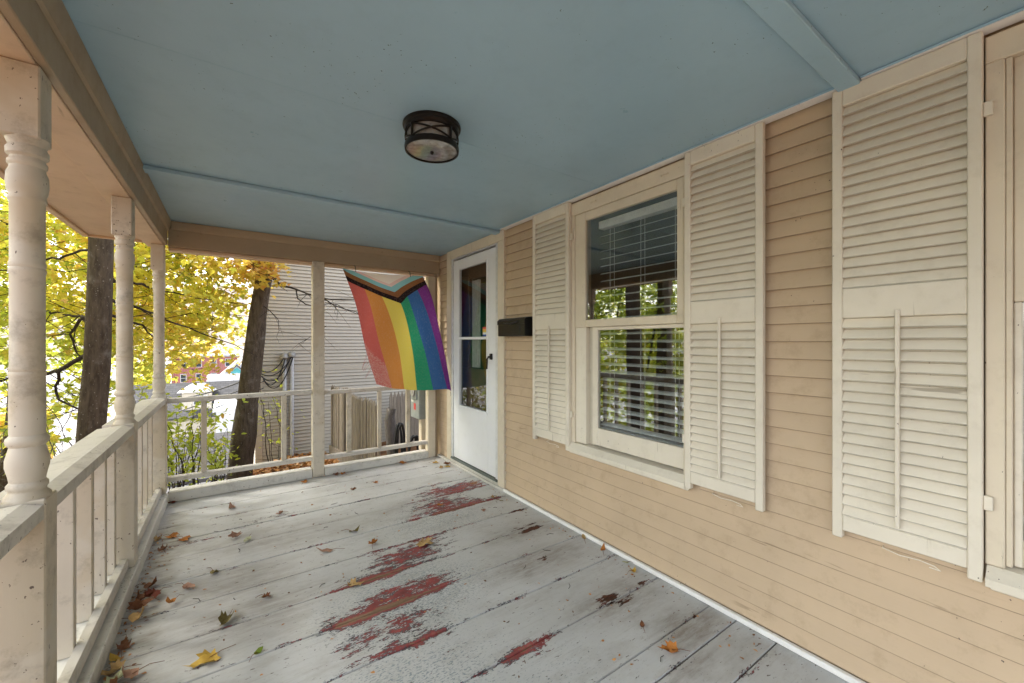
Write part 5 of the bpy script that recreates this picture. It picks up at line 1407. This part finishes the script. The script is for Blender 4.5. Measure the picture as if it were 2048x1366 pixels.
LV = [  # x, y, width m, colour, kind, curl, label
 (-.385, 4.235, .075, 'red', 'maple', 1.0, 'dark red curled leaf in the far left floor corner'),
 (.01, 3.84, .10, 'pink', 'oval', 1.2, 'curled tan leaf on the second far board, left of centre'),
 (-.32, 3.49, .085, 'orange', 'maple', .45, 'flat orange maple leaf, left of a touching pair near the long kerb'),
 (-.25, 3.40, .085, 'orange', 'maple', .5, 'orange maple leaf, right of a touching pair near the long kerb'),
 (-.395, 3.49, .07, 'tan', 'maple', 1.3, 'crumpled tan leaf against the long kerb beside the middle post'),
 (-.35, 3.32, .08, 'brown', 'maple', 1.4, 'dark brown crumpled leaf just below the orange pair'),
 (.02, 3.25, .09, 'pink', 'maple', 1.1, 'pinkish folded leaf beside a pale green one'),
 (.09, 3.17, .09, 'pale', 'oval', .3, 'pale green flat leaf on the grey boards'),
 (.30, 3.50, .06, 'pink', 'maple', 1.2, 'small pinkish leaf on the seam below the square post'),
 (.56, 4.17, .08, 'orange', 'maple', .4, 'orange maple leaf at the foot of the square post'),
 (.84, 4.22, .08, 'brown', 'maple', .8, 'brown leaf against the far kerb right of the square post'),
 (.90, 4.215, .07, 'orange', 'maple', .8, 'orange leaf overlapping the brown one at the far kerb'),
 (.88, 3.70, .055, 'brown', 'maple', 1.2, 'tiny dark brown leaf in the middle of the far boards'),
 (1.09, 3.76, .06, 'orange', 'maple', .7, 'small orange leaf lying before the red peeled patch'),
 (.68, 2.89, .085, 'olive', 'oval', 1.5, 'dark olive curled leaf standing on its edge'),
 (.49, 2.71, .10, 'pink', 'oval', 1.4, 'pink leaf with green tip curled into a shell'),
 (.75, 2.65, .075, 'orange', 'maple', 1.1, 'orange brown crumpled leaf left of the big tan maple leaf'),
 (1.03, 2.45, .125, 'tan', 'maple', .5, 'big tan maple leaf on the red peeled boards'),
 (1.36, 2.96, .06, 'orange', 'maple', .9, 'small orange leaf inside the red patch by the door'),
 (.54, 2.25, .09, 'tan', 'maple', 1.3, 'crumpled tan orange leaf at the left tip of the red wear'),
 (-.08, 2.83, .08, 'olive', 'oval', .6, 'narrow olive leaf alone on the left boards'),
 (-.19, 2.73, .095, 'pink', 'oval', 1.1, 'pinkish folded leaf with long thin stalk'),
 (-.24, 2.60, .075, 'orange', 'oval', 1.2, 'rusty curled leaf right of the leaf heap at the kerb'),
 (.15, 2.40, .055, 'brown', 'maple', 1.1, 'small dark brown leaf alone on the bare grey boards'),
 (-.02, 2.29, .10, 'olive', 'maple', 1.5, 'olive brown shrivelled leaf on the seam'),
 (-.09, 2.06, .115, 'yellow', 'maple', .8, 'big yellow tan leaf nearest the camera on the left'),
 (.09, 1.99, .05, 'green', 'oval', .3, 'fresh green leaf lying flat near the camera'),
 (1.50, 4.205, .085, 'orange', 'maple', .7, 'orange leaf leaning on the far kerb under the flag'),
 (1.80, 4.03, .08, 'yellow', 'maple', .5, 'yellow leaf in the corner left of the storm door'),
 (1.87, 3.90, .08, 'brown', 'maple', 1.0, 'dark brown leaf touching the storm door sill'),
 (1.84, 3.83, .07, 'yellow', 'maple', .7, 'ochre leaf before the storm door'),
 (1.77, 3.82, .07, 'tan', 'maple', 1.0, 'small tan leaf a hand width before the storm door'),
 (-.355, 2.84, .09, 'brown', 'oval', 1.2, 'long brown leaf pointing out at the top of the kerb heap'),
 (-.33, 2.72, .10, 'red', 'maple', 1.2, 'rusty red leaf spreading from the kerb heap'),
 (-.365, 2.73, .09, 'brown', 'maple', 1.2, 'dark brown leaf buried in the kerb heap'),
 (-.36, 2.63, .10, 'brown', 'maple', 1.5, 'rolled brown leaf in the middle of the kerb heap'),
 (-.365, 2.54, .115, 'tan', 'oval', 1.2, 'pale tan rolled leaf at the near end of the kerb heap'),
 (-.375, 2.36, .085, 'brown', 'maple', 1.2, 'dark leaf with red edge at the kerb nearer the camera'),
 (-.385, 2.27, .07, 'yellow', 'oval', 1.0, 'small ochre leaf pressed against the kerb'),
 (-.385, 2.19, .09, 'tan', 'maple', 1.2, 'tan leaf at the kerb near the bottom of the photo'),
 (-.355, 2.13, .08, 'pale', 'maple', .8, 'yellow green leaf in the nearest kerb heap'),
 (-.315, 2.12, .10, 'pink', 'oval', 1.3, 'pink brown curled leaf in the nearest kerb heap'),
 (-.37, 2.07, .09, 'brown', 'maple', 1.3, 'brown leaf lowest in the nearest kerb heap'),
 (1.51, 1.02, .085, 'orange', 'maple', 1.2, 'bright orange crumpled leaf alone on the grey boards at right'),
 (1.865, 1.49, .06, 'yellow', 'maple', 1.3, 'ochre crumpled leaf beside the wall below the shutter'),
 (1.905, 1.57, .04, 'pale', 'oval', .4, 'small pale green leaf touching the white base strip'),
 (1.905, 1.92, .065, 'tan', 'oval', 1.0, 'tan leaf leaning on the base strip, farther of two'),
 (1.90, 1.75, .065, 'orange', 'oval', 1.1, 'rusty leaf leaning on the base strip, nearer of two'),
 (1.79, 2.85, .06, 'tan', 'maple', 1.2, 'crumpled tan leaf before the right door casing'),
 (1.59, 2.68, .055, 'pink', 'maple', 1.2, 'small pinkish leaf on the grey boards below the mailbox'),
 (1.80, 2.76, .045, 'olive', 'oval', .9, 'tiny olive leaf next to the crumpled tan one by the casing'),
 (1.54, 1.18, .045, 'brown', 'oval', .3, 'thin brown husk lying on the grey boards at right'),
]
for i, (x, y, w, colr, kd, curl, lb) in enumerate(LV):
    vs, fs = curled_leaf(kd, 100 + i, curl, .5)
    a = random.uniform(0, 6.28)
    s_ = w * 1.05
    ca_, sa_ = math.cos(a), math.sin(a)
    tl = random.uniform(-.1, .1)
    heap = .012 if lb.find('heap') > 0 else .002
    mb = MB().add([(x + s_ * (v[0] * ca_ - v[1] * sa_), y + s_ * (v[0] * sa_ + v[1] * ca_), heap + s_ * v[2] * .9 + .001) for v in vs], fs)
    t = thing('fallen_leaf', lb, 'leaf', (x, y, 0.0), 'fallen leaves on the porch floor')
    mb.build('blade', DRY[colr], t, smooth=True)
    st = [(x, y, .006 + heap), (x + s_ * .5 * sa_, y - s_ * .5 * ca_, .014 + heap), (x + s_ * (.95 * sa_ + .1 * ca_), y - s_ * (.95 * ca_ - .1 * sa_), .004)]
    MB().tube(st, [.0014, .0012, .0009], 4).build('stalk', DRY['brown'], t)

# crumbs, husks and twig bits swept against the kerbs and scattered over the boards
n = 520
side = rng.random(n)
cx_ = np.where(side < .50, -.405 + np.abs(rng.normal(0, .045, n)), np.where(side < .62, XW - .06 - np.abs(rng.normal(0, .05, n)), rng.uniform(-.35, 1.9, n)))
cy_ = np.where(side < .50, rng.uniform(1.5, 3.6, n), rng.uniform(.8, 4.2, n))
C = np.column_stack([cx_, cy_, np.full(n, .004)])
me = leaves_mesh('leaf_crumbs', 'oval', C, leaf_frames(n, .017, -.15, .25, rng), np.clip(rng.normal(.25, .25, n), 0, 1), M['litter'])
link('leaf_crumbs', me, None, (0, 0, 0), kind='stuff')
tw = MB()
for k in range(26):
    x, y, a, L = random.uniform(-.3, 1.85), random.uniform(1.0, 3.9), random.uniform(0, 6.28), random.uniform(.02, .06)
    tw.tube([(x, y, .003), (x + L * .5 * math.cos(a), y + L * .5 * math.sin(a), .005), (x + L * math.cos(a + .3), y + L * math.sin(a + .3), .003)], .0014, 5)
tw.build('twig_bits', M['twig'], None, kind='stuff')
